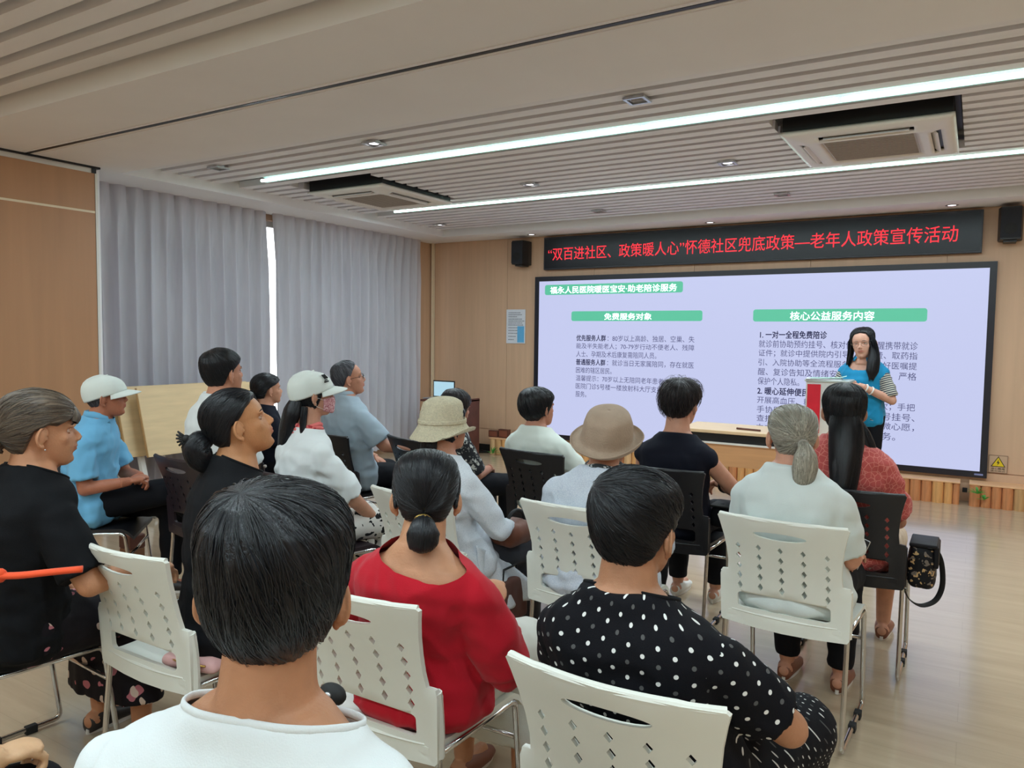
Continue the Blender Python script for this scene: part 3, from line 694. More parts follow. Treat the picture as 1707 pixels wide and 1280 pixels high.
def make_chair(m, loc, rz):
    t = empty('conference_chair', loc, rz)
    _back.build('backrest', m, t, True)
    for p in t.children[0].data.polygons: p.use_smooth = True
    t.children[0].data.set_sharp_from_angle(angle=R(40))
    _seat.build('seat', m, t, True).data.set_sharp_from_angle(angle=R(40))
    for s_ in (-1, 1):
        x = s_ * 0.222
        lf = MB().tube(arcp([(x, back_y(.22, .60) + .006, 0.60), (x, -0.178, 0.40), (x, -0.215, 0.018), (x, 0.245, 0.018), (x, 0.195, 0.425), (x * .97, -0.17, 0.430)], 0.028), 0.0095, 8).build('side_frame', M_CHROME, t, True)
        for yy in (0.02, 0.14): MB().box(x - .013, x + .013, yy - .02, yy + .02, 0.0, 0.030, .003).build('glide', M_RUBBER, lf)
    MB().tube([(-.217, 0.215, 0.30), (.217, 0.215, 0.30)], 0.0075, 8).build('stretcher', M_CHROME, t, True)
    MB().tube([(-.217, -0.18, 0.422), (.217, -0.18, 0.422)], 0.009, 8).build('crossbar', M_CHROME, t, True)
    return t
CH = {}
def chair(key, x, y, h, label, m):
    """x, y: middle of the backrest top; h: heading in degrees clockwise from the screen direction"""
    a = R(h); fx, fy = math.sin(a), math.cos(a); loc = (x + fx * .27, y + fy * .27, 0)
    src = CH.get('_' + m.name)
    if src is None: t = make_chair(m, loc, -a); CH['_' + m.name] = t
    else: t = dup(src, loc, -a)
    t['label'] = label; t['category'] = 'chair'; t['group'] = {'white chair plastic': 'white plastic chairs of the audience'}.get(m.name, 'black plastic chairs of the audience')
    CH[key] = t; return t
chair('W1', -0.572, 1.315, 0, 'white perforated chair at the bottom of the picture, under the woman in polka dots', M_CW)
chair('W3', -1.345, 1.417, 0, 'white perforated chair behind the woman in the red blouse', M_CW)
chair('W4', -0.577, 2.835, 2, 'white perforated chair behind the grey ponytail woman', M_CW)
chair('W5', -1.315, 2.615, 0, 'white perforated chair of the woman in the tan hat, orange cushion in its slot', M_CW)
chair('W6', -1.985, 2.46, 4, 'white perforated chair of the woman in the cream knitted hat', M_CW)
chair('W7', -2.185, 1.32, 0, 'white perforated chair at left, pink bag on its seat', M_CW)
chair('B1', -2.76, 1.00, 4, 'black chair at the left picture edge with the orange red strap hung over it', M_CB)
chair('B2', -2.85, 2.46, 12, 'plum black chair behind the white cap woman with long hair', M_CP)
chair('B3', -3.50, 2.44, 4, 'plum black chair of the man in the white T-shirt', M_CP)
chair('B4', -3.62, 3.60, 8, 'black chair behind the man in the grey polo shirt', M_CB)
chair('B5', -3.06, 3.74, 20, 'black chair right of the grey polo man, under the woman in floral top', M_CB)
chair('B6', -2.14, 3.73, 8, 'black perforated chair behind the short-haired woman in the white shirt', M_CB)
chair('B7', -1.335, 3.64, 0, 'black chair of the woman with messy hair in a sleeveless top', M_CB)
chair('B8', -0.455, 3.60, 0, 'black chair at the right end of the front row, flowered bag hanging from it', M_CB)
chair('B9', -4.32, 2.17, 45, 'black chair of the man in the blue shirt and white cap', M_CB)
chair('B0', -4.42, 3.52, 10, 'black chair of the woman in navy at the far left', M_CB)
chair('W0', -0.86, 0.42, -4, 'white chair under the foreground person with short black hair', M_CW)
# ------------------------------------------------------------------ people: tools
def vnoise(P, seed=0):
    """smooth value noise in [-1,1], numpy"""
    P = np.asarray(P, float); i = np.floor(P).astype(np.int64); f = P - i; f = f * f * (3 - 2 * f)
    def h(a, b, c):
        n = (a * 374761393 + b * 668265263 + c * 2147483647 + seed * 974711) & 0x7fffffff
        n = ((n ^ (n >> 13)) * 1274126177) & 0x7fffffff
        return ((n ^ (n >> 16)) & 0xffff) / 32767.5 - 1
    r_ = 0
    for dx in (0, 1):
        for dy in (0, 1):
            for dz in (0, 1):
                w_ = (f[:, 0] if dx else 1 - f[:, 0]) * (f[:, 1] if dy else 1 - f[:, 1]) * (f[:, 2] if dz else 1 - f[:, 2])
                r_ = r_ + w_ * h(i[:, 0] + dx, i[:, 1] + dy, i[:, 2] + dz)
    return r_
def rotm(yaw, pitch=0.0, roll=0.0):
    """columns: right, forward, up. yaw clockwise from +y, pitch up, roll to the right (degrees)"""
    return np.array((Matrix.Rotation(-R(yaw), 3, 'Z') @ Matrix.Rotation(R(pitch), 3, 'X') @ Matrix.Rotation(R(roll), 3, 'Y')))
def cone(mb, a, b, ra, rb, seg=14, caps=True, k=1.0):
    """tapered limb with round ends"""
    a = np.asarray(a, float); b = np.asarray(b, float); d = b - a; L = np.linalg.norm(d) + 1e-9; d /= L
    pts = []; rr = []
    if caps:
        for t in (0.97, 0.75, 0.4): pts.append(a - d * ra * t); rr.append(ra * math.sqrt(max(0.02, 1 - t * t)))
    pts.append(a); rr.append(ra)
    pts.append((a + b) / 2); rr.append((ra + rb) / 2 * k); pts.append(b); rr.append(rb)
    if caps:
        for t in (0.4, 0.75, 0.97): pts.append(b + d * rb * t); rr.append(rb * math.sqrt(max(0.02, 1 - t * t)))
    mb.tube(pts, rr, seg)
def loft(mb, secs, n=24, expo=2.2):
    """secs: list of (centre, right, fwd, half_w, half_f, half_b)"""
    V = []; F = []
    for (c, rt, fw, w_, hf, hb) in secs:
        for k in range(n):
            a = 2 * math.pi * k / n; ca, sa = math.cos(a), math.sin(a)
            x = math.copysign(abs(ca) ** (2 / expo), ca) * w_; y = math.copysign(abs(sa) ** (2 / expo), sa) * (hf if sa > 0 else hb)
            V.append(np.asarray(c) + rt * x + fw * y)
    for i in range(len(secs) - 1):
        for k in range(n): F.append((i * n + k, i * n + (k + 1) % n, (i + 1) * n + (k + 1) % n, (i + 1) * n + k))
    F += [tuple(reversed(range(n))), tuple((len(secs) - 1) * n + k for k in range(n))]
    mb.add(V, F)
def remesh(mb, voxel, smooth=3, sub=0.5):
    v, f = mb.arrays(); me = bpy.data.meshes.new('tmp'); me.from_pydata([tuple(x) for x in v], [], f); me.update()
    o = bpy.data.objects.new('tmp', me); COL.objects.link(o)
    m = o.modifiers.new('r', 'REMESH'); m.mode = 'VOXEL'; m.voxel_size = voxel; m.adaptivity = 0
    if smooth: s_ = o.modifiers.new('s', 'SMOOTH'); s_.factor = sub; s_.iterations = smooth
    dg = bpy.context.evaluated_depsgraph_get(); ev = o.evaluated_get(dg); e = ev.to_mesh()
    n = len(e.vertices); V = np.empty(n * 3); e.vertices.foreach_get('co', V); NN = np.empty(n * 3); e.vertices.foreach_get('normal', NN)
    nf = len(e.polygons); ls = np.empty(len(e.loops), dtype=np.int32); e.loops.foreach_get('vertex_index', ls)
    lt = np.empty(nf, dtype=np.int32); e.polygons.foreach_get('loop_total', lt)
    ev.to_mesh_clear(); bpy.data.objects.remove(o); bpy.data.meshes.remove(me)
    F = ls.reshape(-1, 4) if (lt == 4).all() else None
    if F is None:
        F = []; k = 0
        for t in lt: F.append(tuple(ls[k:k + t])); k += t
    return V.reshape(-1, 3), NN.reshape(-1, 3), F
def mesh_np(name, V, F, m, parent, attrs=None, smooth=True):
    """fast mesh from arrays of quads (or list of faces), vertices in world space, parented to an empty"""
    base = np.array(parent_world(parent)); me = bpy.data.meshes.new(name); V = np.asarray(V, float) - base
    if isinstance(F, np.ndarray):
        me.vertices.add(len(V)); me.vertices.foreach_set('co', V.ravel()); me.loops.add(F.size); me.polygons.add(len(F))
        me.loops.foreach_set('vertex_index', F.ravel().astype(np.int32)); me.polygons.foreach_set('loop_start', np.arange(0, F.size, F.shape[1], dtype=np.int32))
        me.update(calc_edges=True)
    else:
        me.from_pydata([tuple(x) for x in V], [], [tuple(int(i) for i in q) for q in F]); me.update()
    for k, a in (attrs or {}).items():
        a = np.asarray(a, float)
        if a.ndim == 1: at = me.attributes.new(k, 'FLOAT', 'POINT'); at.data.foreach_set('value', a)
        else: at = me.attributes.new(k, 'FLOAT_VECTOR', 'POINT'); at.data.foreach_set('vector', a.ravel())
    me.materials.append(m)
    if smooth: me.shade_smooth()
    o = bpy.data.objects.new(name, me); COL.objects.link(o); o.parent = parent
    return o
def parent_world(p):
    x = Vector((0, 0, 0))
    while p is not None: x += Vector(p.location); p = p.parent
    return tuple(x)

# ---- head shape: z above the chin, half width, front, back
HT = np.array([[0.000, .018, .068, -.030], [.010, .032, .080, .000], [.028, .045, .084, .022], [.045, .053, .087, .045], [.060, .058, .0925, .066], [.078, .0635, .0915, .080], [.095, .067, .089, .089],
               [.112, .0695, .084, .095], [.130, .073, .0885, .099], [.150, .0755, .0875, .100], [.170, .075, .0800, .097], [.190, .069, .0650, .087], [.205, .057, .045, .070], [.216, .038, .022, .045], [.222, .016, -.002, .022]])
def head_dims(z):
    z = np.clip(z, 0, .222); return np.interp(z, HT[:, 0], HT[:, 1]), np.interp(z, HT[:, 0], HT[:, 2]), np.interp(z, HT[:, 0], HT[:, 3])
HC = np.array([0, -.008, .125])
def head_surf(D_):
    """distance from HC to the skull along unit directions"""
    lo = np.full(len(D_), 0.02); hi = np.full(len(D_), 0.2)
    for _ in range(22):
        mid = (lo + hi) / 2; p = HC + D_ * mid[:, None]; w_, fr, bk = head_dims(p[:, 2])
        yc = (fr - bk) / 2; hy = (fr + bk) / 2
        ins = (np.abs(p[:, 0]) / w_) ** 2.15 + (np.abs(p[:, 1] - yc) / hy) ** 2.15 < 1
        ins &= (p[:, 2] > 0) & (p[:, 2] < .2225)
        lo = np.where(ins, mid, lo); hi = np.where(ins, hi, mid)
    return lo
def skin_mat(name, rgb, lip=(176, 96, 84)):
    if name in MATS: return MATS[name]
    m = mat(name, rgb, 0.5, vary=0.07, nscale=25, bump=0.12, bscale=180, spec=0.35); nt = m.node_tree; N = nt.nodes; b = N['Principled BSDF']
    b.inputs['Subsurface Weight'].default_value = 0.08; b.inputs['Subsurface Radius'].default_value = (0.012, 0.005, 0.003)
    src = b.inputs['Base Color'].links[0].from_socket; at = N.new('ShaderNodeAttribute'); at.attribute_name = 'lip'
    mx = N.new('ShaderNodeMix'); mx.data_type = 'RGBA'; mx.inputs[7].default_value = s2l(lip) + (1,)
    nt.links.new(at.outputs['Fac'], mx.inputs[0]); nt.links.new(src, mx.inputs[6]); nt.links.new(mx.outputs[2], b.inputs['Base Color'])
    return m
def hair_mat(name, rgb, rgb2=None, rough=0.34, hi=None):
    if name in MATS: return MATS[name]
    m = bpy.data.materials.new(name); m.use_nodes = True; nt = m.node_tree; N = nt.nodes; b = N['Principled BSDF']
    at = N.new('ShaderNodeAttribute'); at.attribute_name = 'strand'
    nz = N.new('ShaderNodeTexNoise'); nz.inputs['Scale'].default_value = 26; nz.inputs['Detail'].default_value = 3; nt.links.new(at.outputs['Vector'], nz.inputs['Vector'])
    rp = N.new('ShaderNodeValToRGB'); rp.color_ramp.elements[0].position = 0.35; rp.color_ramp.elements[1].position = 0.68
    rp.color_ramp.elements[0].color = s2l(rgb) + (1,); rp.color_ramp.elements[1].color = s2l(rgb2 or tuple(min(255, c * 1.6 + 6) for c in rgb)) + (1,)
    nt.links.new(nz.outputs['Fac'], rp.inputs[0]); nt.links.new(rp.outputs[0], b.inputs['Base Color'])
    b.inputs['Roughness'].default_value = rough; b.inputs['Specular IOR Level'].default_value = 0.38; b.inputs['Sheen Weight'].default_value = 0.05
    n2 = N.new('ShaderNodeTexNoise'); n2.inputs['Scale'].default_value = 60; n2.inputs['Detail'].default_value = 2; nt.links.new(at.outputs['Vector'], n2.inputs['Vector'])
    bp = N.new('ShaderNodeBump'); bp.inputs['Strength'].default_value = 0.5; bp.inputs['Distance'].default_value = 0.004
    nt.links.new(n2.outputs['Fac'], bp.inputs['Height']); nt.links.new(bp.outputs[0], b.inputs['Normal'])
    MATS[name] = m; return m
def cloth(name, rgb, rough=0.85, bump=0.15, bscale=400, vary=0.03, pattern=None, **k):
    """cloth; pattern is a function(nt, base_socket) -> colour socket"""
    if name in MATS: return MATS[name]
    m = mat(name, rgb, rough, vary=vary, nscale=6, bump=bump, bscale=bscale, spec=0.2, sheen=0.0 if sum(rgb) < 150 else 0.12, **k); nt = m.node_tree; b = nt.nodes['Principled BSDF']
    if pattern:
        src = b.inputs['Base Color'].links[0].from_socket; nt.links.new(pattern(nt, src), b.inputs['Base Color'])
    return m
# pattern makers
def mixc(nt, fac, a, rgb):
    mx = nt.nodes.new('ShaderNodeMix'); mx.data_type = 'RGBA'; nt.links.new(fac, mx.inputs[0]); nt.links.new(a, mx.inputs[6]); mx.inputs[7].default_value = s2l(rgb) + (1,); return mx.outputs[2]
def mathn(nt, op, a, b=None, c=None):
    n = nt.nodes.new('ShaderNodeMath'); n.operation = op
    for i, q in enumerate((a, b, c)):
        if q is None: continue
        if isinstance(q, (int, float)): n.inputs[i].default_value = q
        else: nt.links.new(q, n.inputs[i])
    return n.outputs[0]
def uv_sock(nt):
    at = nt.nodes.new('ShaderNodeAttribute'); at.attribute_name = 'wrap'; sp = nt.nodes.new('ShaderNodeSeparateXYZ'); nt.links.new(at.outputs['Vector'], sp.inputs[0]); return sp.outputs[0], sp.outputs[1], at.outputs['Vector']
def dots(rgb, sx, sy, r_):
    def fn(nt, src):
        u, v, _ = uv_sock(nt); U = mathn(nt, 'DIVIDE', u, sx); Vv = mathn(nt, 'DIVIDE', v, sy)
        row = mathn(nt, 'FLOOR', Vv); odd = mathn(nt, 'MODULO', mathn(nt, 'ABSOLUTE', row), 2.0); U2 = mathn(nt, 'ADD', U, mathn(nt, 'MULTIPLY', odd, 0.5))
        fu = mathn(nt, 'MULTIPLY', mathn(nt, 'SUBTRACT', mathn(nt, 'FRACT', U2), 0.5), sx); fv = mathn(nt, 'MULTIPLY', mathn(nt, 'SUBTRACT', mathn(nt, 'FRACT', Vv), 0.5), sy)
        d = mathn(nt, 'SQRT', mathn(nt, 'ADD', mathn(nt, 'MULTIPLY', fu, fu), mathn(nt, 'MULTIPLY', fv, fv)))
        third = mathn(nt, 'LESS_THAN', mathn(nt, 'MODULO', mathn(nt, 'ABSOLUTE', row), 3.0), 0.5)
        fac = mathn(nt, 'MULTIPLY', mathn(nt, 'LESS_THAN', d, r_), mathn(nt, 'SUBTRACT', 1.0, mathn(nt, 'MULTIPLY', third, 0.88)))
        return mixc(nt, fac, src, rgb)
    return fn
def stripes(rgb, period, duty):
    def fn(nt, src):
        u, v, _ = uv_sock(nt); return mixc(nt, mathn(nt, 'LESS_THAN', mathn(nt, 'FRACT', mathn(nt, 'DIVIDE', v, period)), duty), src, rgb)
    return fn
def blotch(rgbs, scale, thr=0.35):
    """scattered blobs, one colour after another"""
    def fn(nt, src):
        out = src; tc = nt.nodes.new('ShaderNodeTexCoord')
        for i, c in enumerate(rgbs):
            mp = nt.nodes.new('ShaderNodeMapping'); mp.inputs['Location'].default_value = (3.7 * i, 1.3 * i, 5.1 * i); nt.links.new(tc.outputs['Object'], mp.inputs[0])
            nz = nt.nodes.new('ShaderNodeTexNoise'); nz.inputs['Scale'].default_value = scale * 0.7; nt.links.new(mp.outputs[0], nz.inputs['Vector'])
            ad = nt.nodes.new('ShaderNodeMix'); ad.data_type = 'RGBA'; ad.inputs[0].default_value = 0.08; nt.links.new(mp.outputs[0], ad.inputs[6]); nt.links.new(nz.outputs['Color'], ad.inputs[7])
            vo = nt.nodes.new('ShaderNodeTexVoronoi'); vo.inputs['Scale'].default_value = scale; nt.links.new(ad.outputs[2], vo.inputs['Vector'])
            out = mixc(nt, mathn(nt, 'LESS_THAN', vo.outputs['Distance'], thr), out, c)
        return out
    return fn
def lace(rgb, scale, thr=.07):
    def fn(nt, src):
        tc = nt.nodes.new('ShaderNodeTexCoord'); vo = nt.nodes.new('ShaderNodeTexVoronoi'); vo.feature = 'DISTANCE_TO_EDGE'; vo.inputs['Scale'].default_value = scale; nt.links.new(tc.outputs['Object'], vo.inputs['Vector'])
        return mixc(nt, mathn(nt, 'LESS_THAN', vo.outputs['Distance'], thr), src, rgb)
    return fn

class Person:
    def __init__(s, x, y, a, label, head, ha, hp=0, hr=0, ztop=1.25, skin=(196, 148, 116), hs=1.0, vox=0.007, ws=1.0, ds=1.0, seat=0.46, stand=False, fat=1.0,
                 arms=None, legs=None, hips=None, neck_f=0.0, hand_pose=0.6, face=True, shr=0.0, bare=False, sh_w=0.172, nd=0.0):
        s.root = empty('person', (x, y, 0), label=label, cat='person'); s.vox = vox; s.a = a
        s.B = rotm(a); s.rt, s.fw = s.B[:, 0], s.B[:, 1]; up = np.array([0, 0, 1.0])
        s.Hm = rotm(ha, hp, hr); s.hs = hs
        hx, hy = head
        topw = (s.Hm @ (np.array([0, -.008, .222]) * hs)); c0 = s.Hm @ (HC * hs)
        s.Ho = np.array([hx, hy, ztop]) - np.array([c0[0], c0[1], 0]); s.Ho[2] = ztop - max((s.Hm @ (np.array(p) * hs))[2] for p in ((0, -.008, .222), (0, -.07, .195), (0, .05, .2)))
        s.skin = skin_mat('skin %d %d %d' % skin, skin)
        base = s.hp3((0, -.022, .052)); s.base = base
        zh = (0.88 if stand else seat + 0.085); hip = np.array([x, y, zh]) if hips is None else np.array([hips[0], hips[1], zh])
        s.hip = hip
        s.neck = base - s.fw * (0.012 + neck_f) - up * (0.066 * hs + nd); s.fat = fat
        mid = (hip + s.neck) / 2 - s.fw * 0.035 * (0 if stand else 1)
        def bz(t): return (1 - t) ** 2 * hip + 2 * t * (1 - t) * mid + t * t * s.neck
        s.bz = bz; s.shr = s.B if shr == 0 else rotm(a + shr)
        s.ws, s.ds = ws, ds
        T = [(-.17, .13, .085, .10), (-.10, .168, .105, .125), (0, .176, .118, .125), (.14, .166, .118, .105), (.32, .150, .108, .092), (.5, .155, .108, .098), (.66, .170, .110, .105), (.78, .180, .098, .102), (.86, .172, .082, .092), (.92, .150, .073, .082), (.97, .108, .064, .072), (1.03, .068, .056, .060)]
        s.secs = []
        for (t, w_, f, b_) in T:
            rt = s.rt * (1 - max(0, t)) + s.shr[:, 0] * max(0, t); rt = rt / np.linalg.norm(rt); fw = np.cross(up, rt)
            c = bz(max(0, t)) + (up * t * 0.5 if t < 0 else 0) + (0 if t <= 1 else (t - 1) * 0.5 * up)
            q = fat if t < .6 else 1 + (fat - 1) * .4
            s.secs.append((c, rt, fw, w_ * ws * q * sh_w / .172, f * ds * q, b_ * ds * q))
        srt = s.shr[:, 0]; sc_ = bz(.775)
        s.shL = sc_ - srt * (sh_w * ws) - up * 0.004; s.shR = sc_ + srt * (sh_w * ws) - up * 0.004
        # limbs
        arms = arms or {}; legs = legs or {}
        def loc(p): return np.array([x, y, 0]) + s.rt * p[0] + s.fw * p[1] + up * p[2]
        s.loc = loc
        s.EL = {}; s.WR = {}; s.HD = {}
        for sd, sg_, sh in (('L', -1, s.shL), ('R', 1, s.shR)):
            if stand: de, dw = (sg_ * .25, .02, 1.08), (sg_ * .2, .2, .95)
            else: de, dw = (sg_ * .215, .05, seat + .19), (sg_ * .09, .26, seat + .17)
            e = np.array(arms['E' + sd]) if 'E' + sd in arms else loc(arms.get('e' + sd, de)); w_ = np.array(arms['W' + sd]) if 'W' + sd in arms else loc(arms.get('w' + sd, dw))
            la = np.linalg.norm(e - sh); e = sh + (e - sh) / la * np.clip(la, .24, .285) if not arms.get('free') else e
            lb = np.linalg.norm(w_ - e); w_ = e + (w_ - e) / lb * np.clip(lb, .20, .245) if not arms.get('free') else w_
            s.EL[sd], s.WR[sd] = e, w_
            hd = arms.get('d' + sd); s.HD[sd] = (s.B @ np.array(hd)) if hd is not None else (w_ - e) * .6 / np.linalg.norm(w_ - e) + np.array([0, 0, -.35]) - s.rt * sg_ * .35
            s.HD[sd] = s.HD[sd] / np.linalg.norm(s.HD[sd])
        s.KN, s.AN = {}, {}
        for sd, sg_ in (('L', -1), ('R', 1)):
            if stand: dk, da = (sg_ * .09, .02, .48), (sg_ * .10, -.01, .09)
            else: dk, da = (sg_ * .12, .40, seat + .055), (sg_ * .11, .40, .09)
            s.KN[sd] = loc(legs.get('k' + sd, dk)); s.AN[sd] = loc(legs.get('a' + sd, da))
        s.HJ = {'L': hip - s.rt * .09, 'R': hip + s.rt * .09}
        s.legs = legs; s.face = face; s.hand_pose = arms.get('curl', hand_pose); s.stand = stand
        s.build_body()
    def hp3(s, p): return s.Ho + s.Hm @ (np.array(p, float) * s.hs)
    def hpts(s, P): return s.Ho + (s.Hm @ (np.asarray(P, float) * s.hs).T).T
    def build_body(s):
        mb = MB(); hs = s.hs
        # head
        secs = []
        for (z, w_, f, b_) in HT:
            c = s.hp3((0, (f - b_) / 2, z)); h = (f + b_) / 2 * hs
            secs.append((c, s.Hm[:, 0], s.Hm[:, 1], w_ * hs, h, h))
        loft(mb, secs, 28, 2.15)
        def bl(p, r_, rot=None): mb.ball(s.hp3(p), np.array(r_) * hs, 14, 10, s.Hm if rot is None else s.Hm @ rot)
        # nose, brow, cheeks, lips, chin
        mb.tube([s.hp3((0, .080, .118)), s.hp3((0, .094, .103)), s.hp3((0, .103, .086)), s.hp3((0, .100, .078))], [.0065 * hs, .0078 * hs, .0098 * hs, .008 * hs], 8)
        for q in (-1, 1):
            bl((q * .010, .094, .0795), (.0085, .0095, .0075)); bl((q * .037, .054, .088), (.022, .020, .024)); bl((q * .030, .078, .127), (.022, .012, .007))
        bl((0, .0885, .0605), (.022, .0105, .0054)); bl((0, .0870, .0500), (.019, .0105, .0062)); bl((0, .074, .019), (.018, .014, .013))
        # neck and trunk
        mb.tube([s.hp3((0, -.020, .085)), s.base, (s.base * .5 + s.neck * .5), s.neck + np.array([0, 0, -.03])], [.054 * hs, .058 * hs, .062 * hs, .080 * hs], 16)
        loft(mb, s.secs, 24)
        for sd in 'LR':
            sh = s.shL if sd == 'L' else s.shR; e, w_ = s.EL[sd], s.WR[sd]
            cone(mb, s.bz(.93), sh, .050, .044)
            cone(mb, sh + np.array([0, 0, -.01]), e, .046 * s.ws, .039 * s.ws, k=1.02); cone(mb, e, w_, .038 * s.ws, .025, k=1.08)
            k_, a_, h_ = s.KN[sd], s.AN[sd], s.HJ[sd]
            cone(mb, h_, k_, .082 * s.ws, .056 * s.ws); cone(mb, k_, a_, .053 * s.ws, .034, k=1.08)
            f0 = a_ + np.array([0, 0, -.045]) - s.fw * .03; cone(mb, f0, f0 + s.fw * .15, .034, .026)
        V, NN, F = remesh(mb, s.vox, 3)
        # sculpt in head space
        L = ((V - s.Ho) @ s.Hm) / hs; d = np.zeros_like(V); hn = (NN @ s.Hm)
        def dent(c, r_, amt):
            g = np.exp(-(((L - np.array(c)) / np.array(r_)) ** 2).sum(1)); return g * amt
        off = np.zeros(len(V))
        for q in (-1, 1):
            off -= dent((q * .031, .088, .112), (.016, .02, .0105), .0075); off -= 0
            off -= dent((q * .011, .098, .073), (.004, .008, .0035), .004)
        off -= dent((0, .097, .0553), (.022, .01, .0022), .004); off -= dent((0, .089, .036), (.014, .012, .006), .003)
        V = V + NN * (off * hs)[:, None]
        lip = np.exp(-(((L - np.array([0, .097, .0553])) / np.array([.021, .014, .0095])) ** 4).sum(1))
        F = np.asarray(F)
        # hands with separate fingers
        hv, hf = [], []; base = len(V)
        for q in (-1, 1):      # ears: rim, inner fold, bowl, lobe
            em = MB(); er = np.array(Matrix.Rotation(q * R(24), 3, 'Z') @ Matrix.Rotation(R(-10), 3, 'X'))
            def E(o, y, z): return s.hp3(np.array([q * .0735, -.004, .098]) + er @ np.array([q * o, y, z]))
            rim = [E(.006 + .010 * max(0, -math.cos(t)) ** .5, .0175 * math.cos(t) - .003, .031 * math.sin(t) * (1 if math.sin(t) > 0 else .9)) for t in np.linspace(R(15), R(265), 18)]
            em.tube(rim, [.0030 * hs] + [.0038 * hs] * 15 + [.0042 * hs, .0048 * hs], 8)
            inn = [E(.006 + .006 * max(0, -math.cos(t)), .0105 * math.cos(t) - .003, .006 + .019 * math.sin(t)) for t in np.linspace(R(70), R(275), 12)]
            em.tube(inn, [.0022 * hs] + [.0030 * hs] * 10 + [.0026 * hs], 7)
            em.ball(E(.006, -.006, .002), np.array([.0080, .0165, .027]) * hs, 14, 10, s.Hm @ er); em.ball(E(.006, .001, -.028), np.array([.0050, .0085, .0095]) * hs, 12, 8, s.Hm @ er)
            em.ball(E(.003, .012, -.002), np.array([.006, .0055, .008]) * hs, 10, 7, s.Hm @ er)
            v2, n2, f2 = remesh(em, 0.0022, 2); hv.append(v2); hf.append(np.asarray(f2) + base); base += len(v2)
        for sd, q in (('L', -1), ('R', 1)):
            hm = MB(); s.hand(hm, sd, q); v2, n2, f2 = remesh(hm, 0.0035 if s.vox < .0065 else .0045, 1)
            hv.append(v2); hf.append(np.asarray(f2) + base); base += len(v2)
        V = np.vstack([V] + hv); F = np.vstack([F] + hf); lip = np.concatenate([lip] + [np.zeros(len(h)) for h in hv])
        s.body = mesh_np('body', V, F, s.skin, s.root, {'lip': np.clip(lip, 0, 1) * .75})
        if s.face: s.face_parts()
    def hand(s, mb, sd, q):
        w_ = s.WR[sd]; d = s.HD[sd]; n = np.array([0, 0, 1.0]); lat = np.cross(d, n); lat /= np.linalg.norm(lat) + 1e-9; n = np.cross(lat, d)
        th = -q      # thumb towards the body's middle
        mb.tube([w_ - d * .03, w_, w_ + d * .02], [.024, .0235, .024], 12)
        c = w_ + d * .052
        mb.ball(c, (.040, .047, .016), 14, 10, np.stack([lat, d, n], 1))
        mb.ball(w_ + d * .075, (.041, .020, .013), 12, 8, np.stack([lat, d, n], 1))
        cu = s.hand_pose
        for k, (o, L_) in enumerate(((-.030, .060), (-.011, .072), (.010, .078), (.030, .068))):
            o = o * (-th) if th < 0 else -o * -1 * 1; o = o * (1 if th > 0 else 1)
            p = w_ + d * .085 + lat * (o if th > 0 else -o) * 1.0 + d * (-.006 * abs(k - 1.6))
            ang = 0.25; pts = [p - d * .02]; rr = [.0088]
            dirv = d
            for seg, r_ in ((.46, .0086), (.30, .0080), (.24, .0070)):
                ang += cu * .75; dirv = d * math.cos(ang) - n * math.sin(ang); p = p + dirv * L_ * seg; pts.append(p); rr.append(r_)
            pts.append(p + dirv * .004); rr.append(.004)
            mb.tube(pts, rr, 9)
        p = w_ + d * .022 + lat * th * .028
        t1 = d * .62 + lat * th * .75 - n * .25; t1 /= np.linalg.norm(t1); t2 = d * .9 + lat * th * .1 - n * .35; t2 /= np.linalg.norm(t2)
        mb.tube([p - t1 * .015, p + t1 * .03, p + t1 * .03 + t2 * .028, p + t1 * .03 + t2 * .052, p + t1 * .03 + t2 * .057], [.014, .0115, .010, .0085, .004], 10)
    def face_parts(s):
        hs = s.hs; mw = mat('eye white', (226, 220, 214), 0.25); mi = mat('dark iris', (32, 20, 14), 0.15); mbw = mat('eyebrow hair', (46, 36, 30), 0.7)
        for q in (-1, 1):
            mesh_np('eye', *MB().ball(s.hp3((q * .031, .0640, .112)), .0115 * hs, 14, 10).arrays(), mw, s.root)
            mesh_np('iris', *MB().ball(s.hp3((q * .031, .0700, .112)), np.array([.0060, .0062, .0060]) * hs, 10, 7).arrays(), mi, s.root)
            lid = [s.hp3((q * (.031 + t * .016), .0752 - t * t * .0050, .1178 - .006 * t * t)) for t in np.linspace(-1, 1, 7)]
            low = [s.hp3((q * (.031 + t * .015), .0742 - t * t * .0050, .1058 + .0045 * t * t)) for t in np.linspace(-1, 1, 7)]
            mesh_np('eyelid', *MB().tube(low, [.001 * hs, .0018 * hs, .002 * hs, .0022 * hs, .002 * hs, .0018 * hs, .001 * hs], 6).tube(lid, [.0012 * hs, .0022 * hs, .0026 * hs, .0028 * hs, .0026 * hs, .0022 * hs, .0012 * hs], 6).arrays(), s.skin, s.root)
            br = [s.hp3((q * (.030 + t * .018), .0862 - .009 * max(0, t) ** 2 - .001, .1315 + .003 * (1 - t * t))) for t in np.linspace(-1, 1, 7)]
            mesh_np('eyebrow', *MB().tube(br, [.0014 * hs, .0026 * hs, .003 * hs, .003 * hs, .0026 * hs, .002 * hs, .001 * hs], 6, flat=.7).arrays(), mbw, s.root)

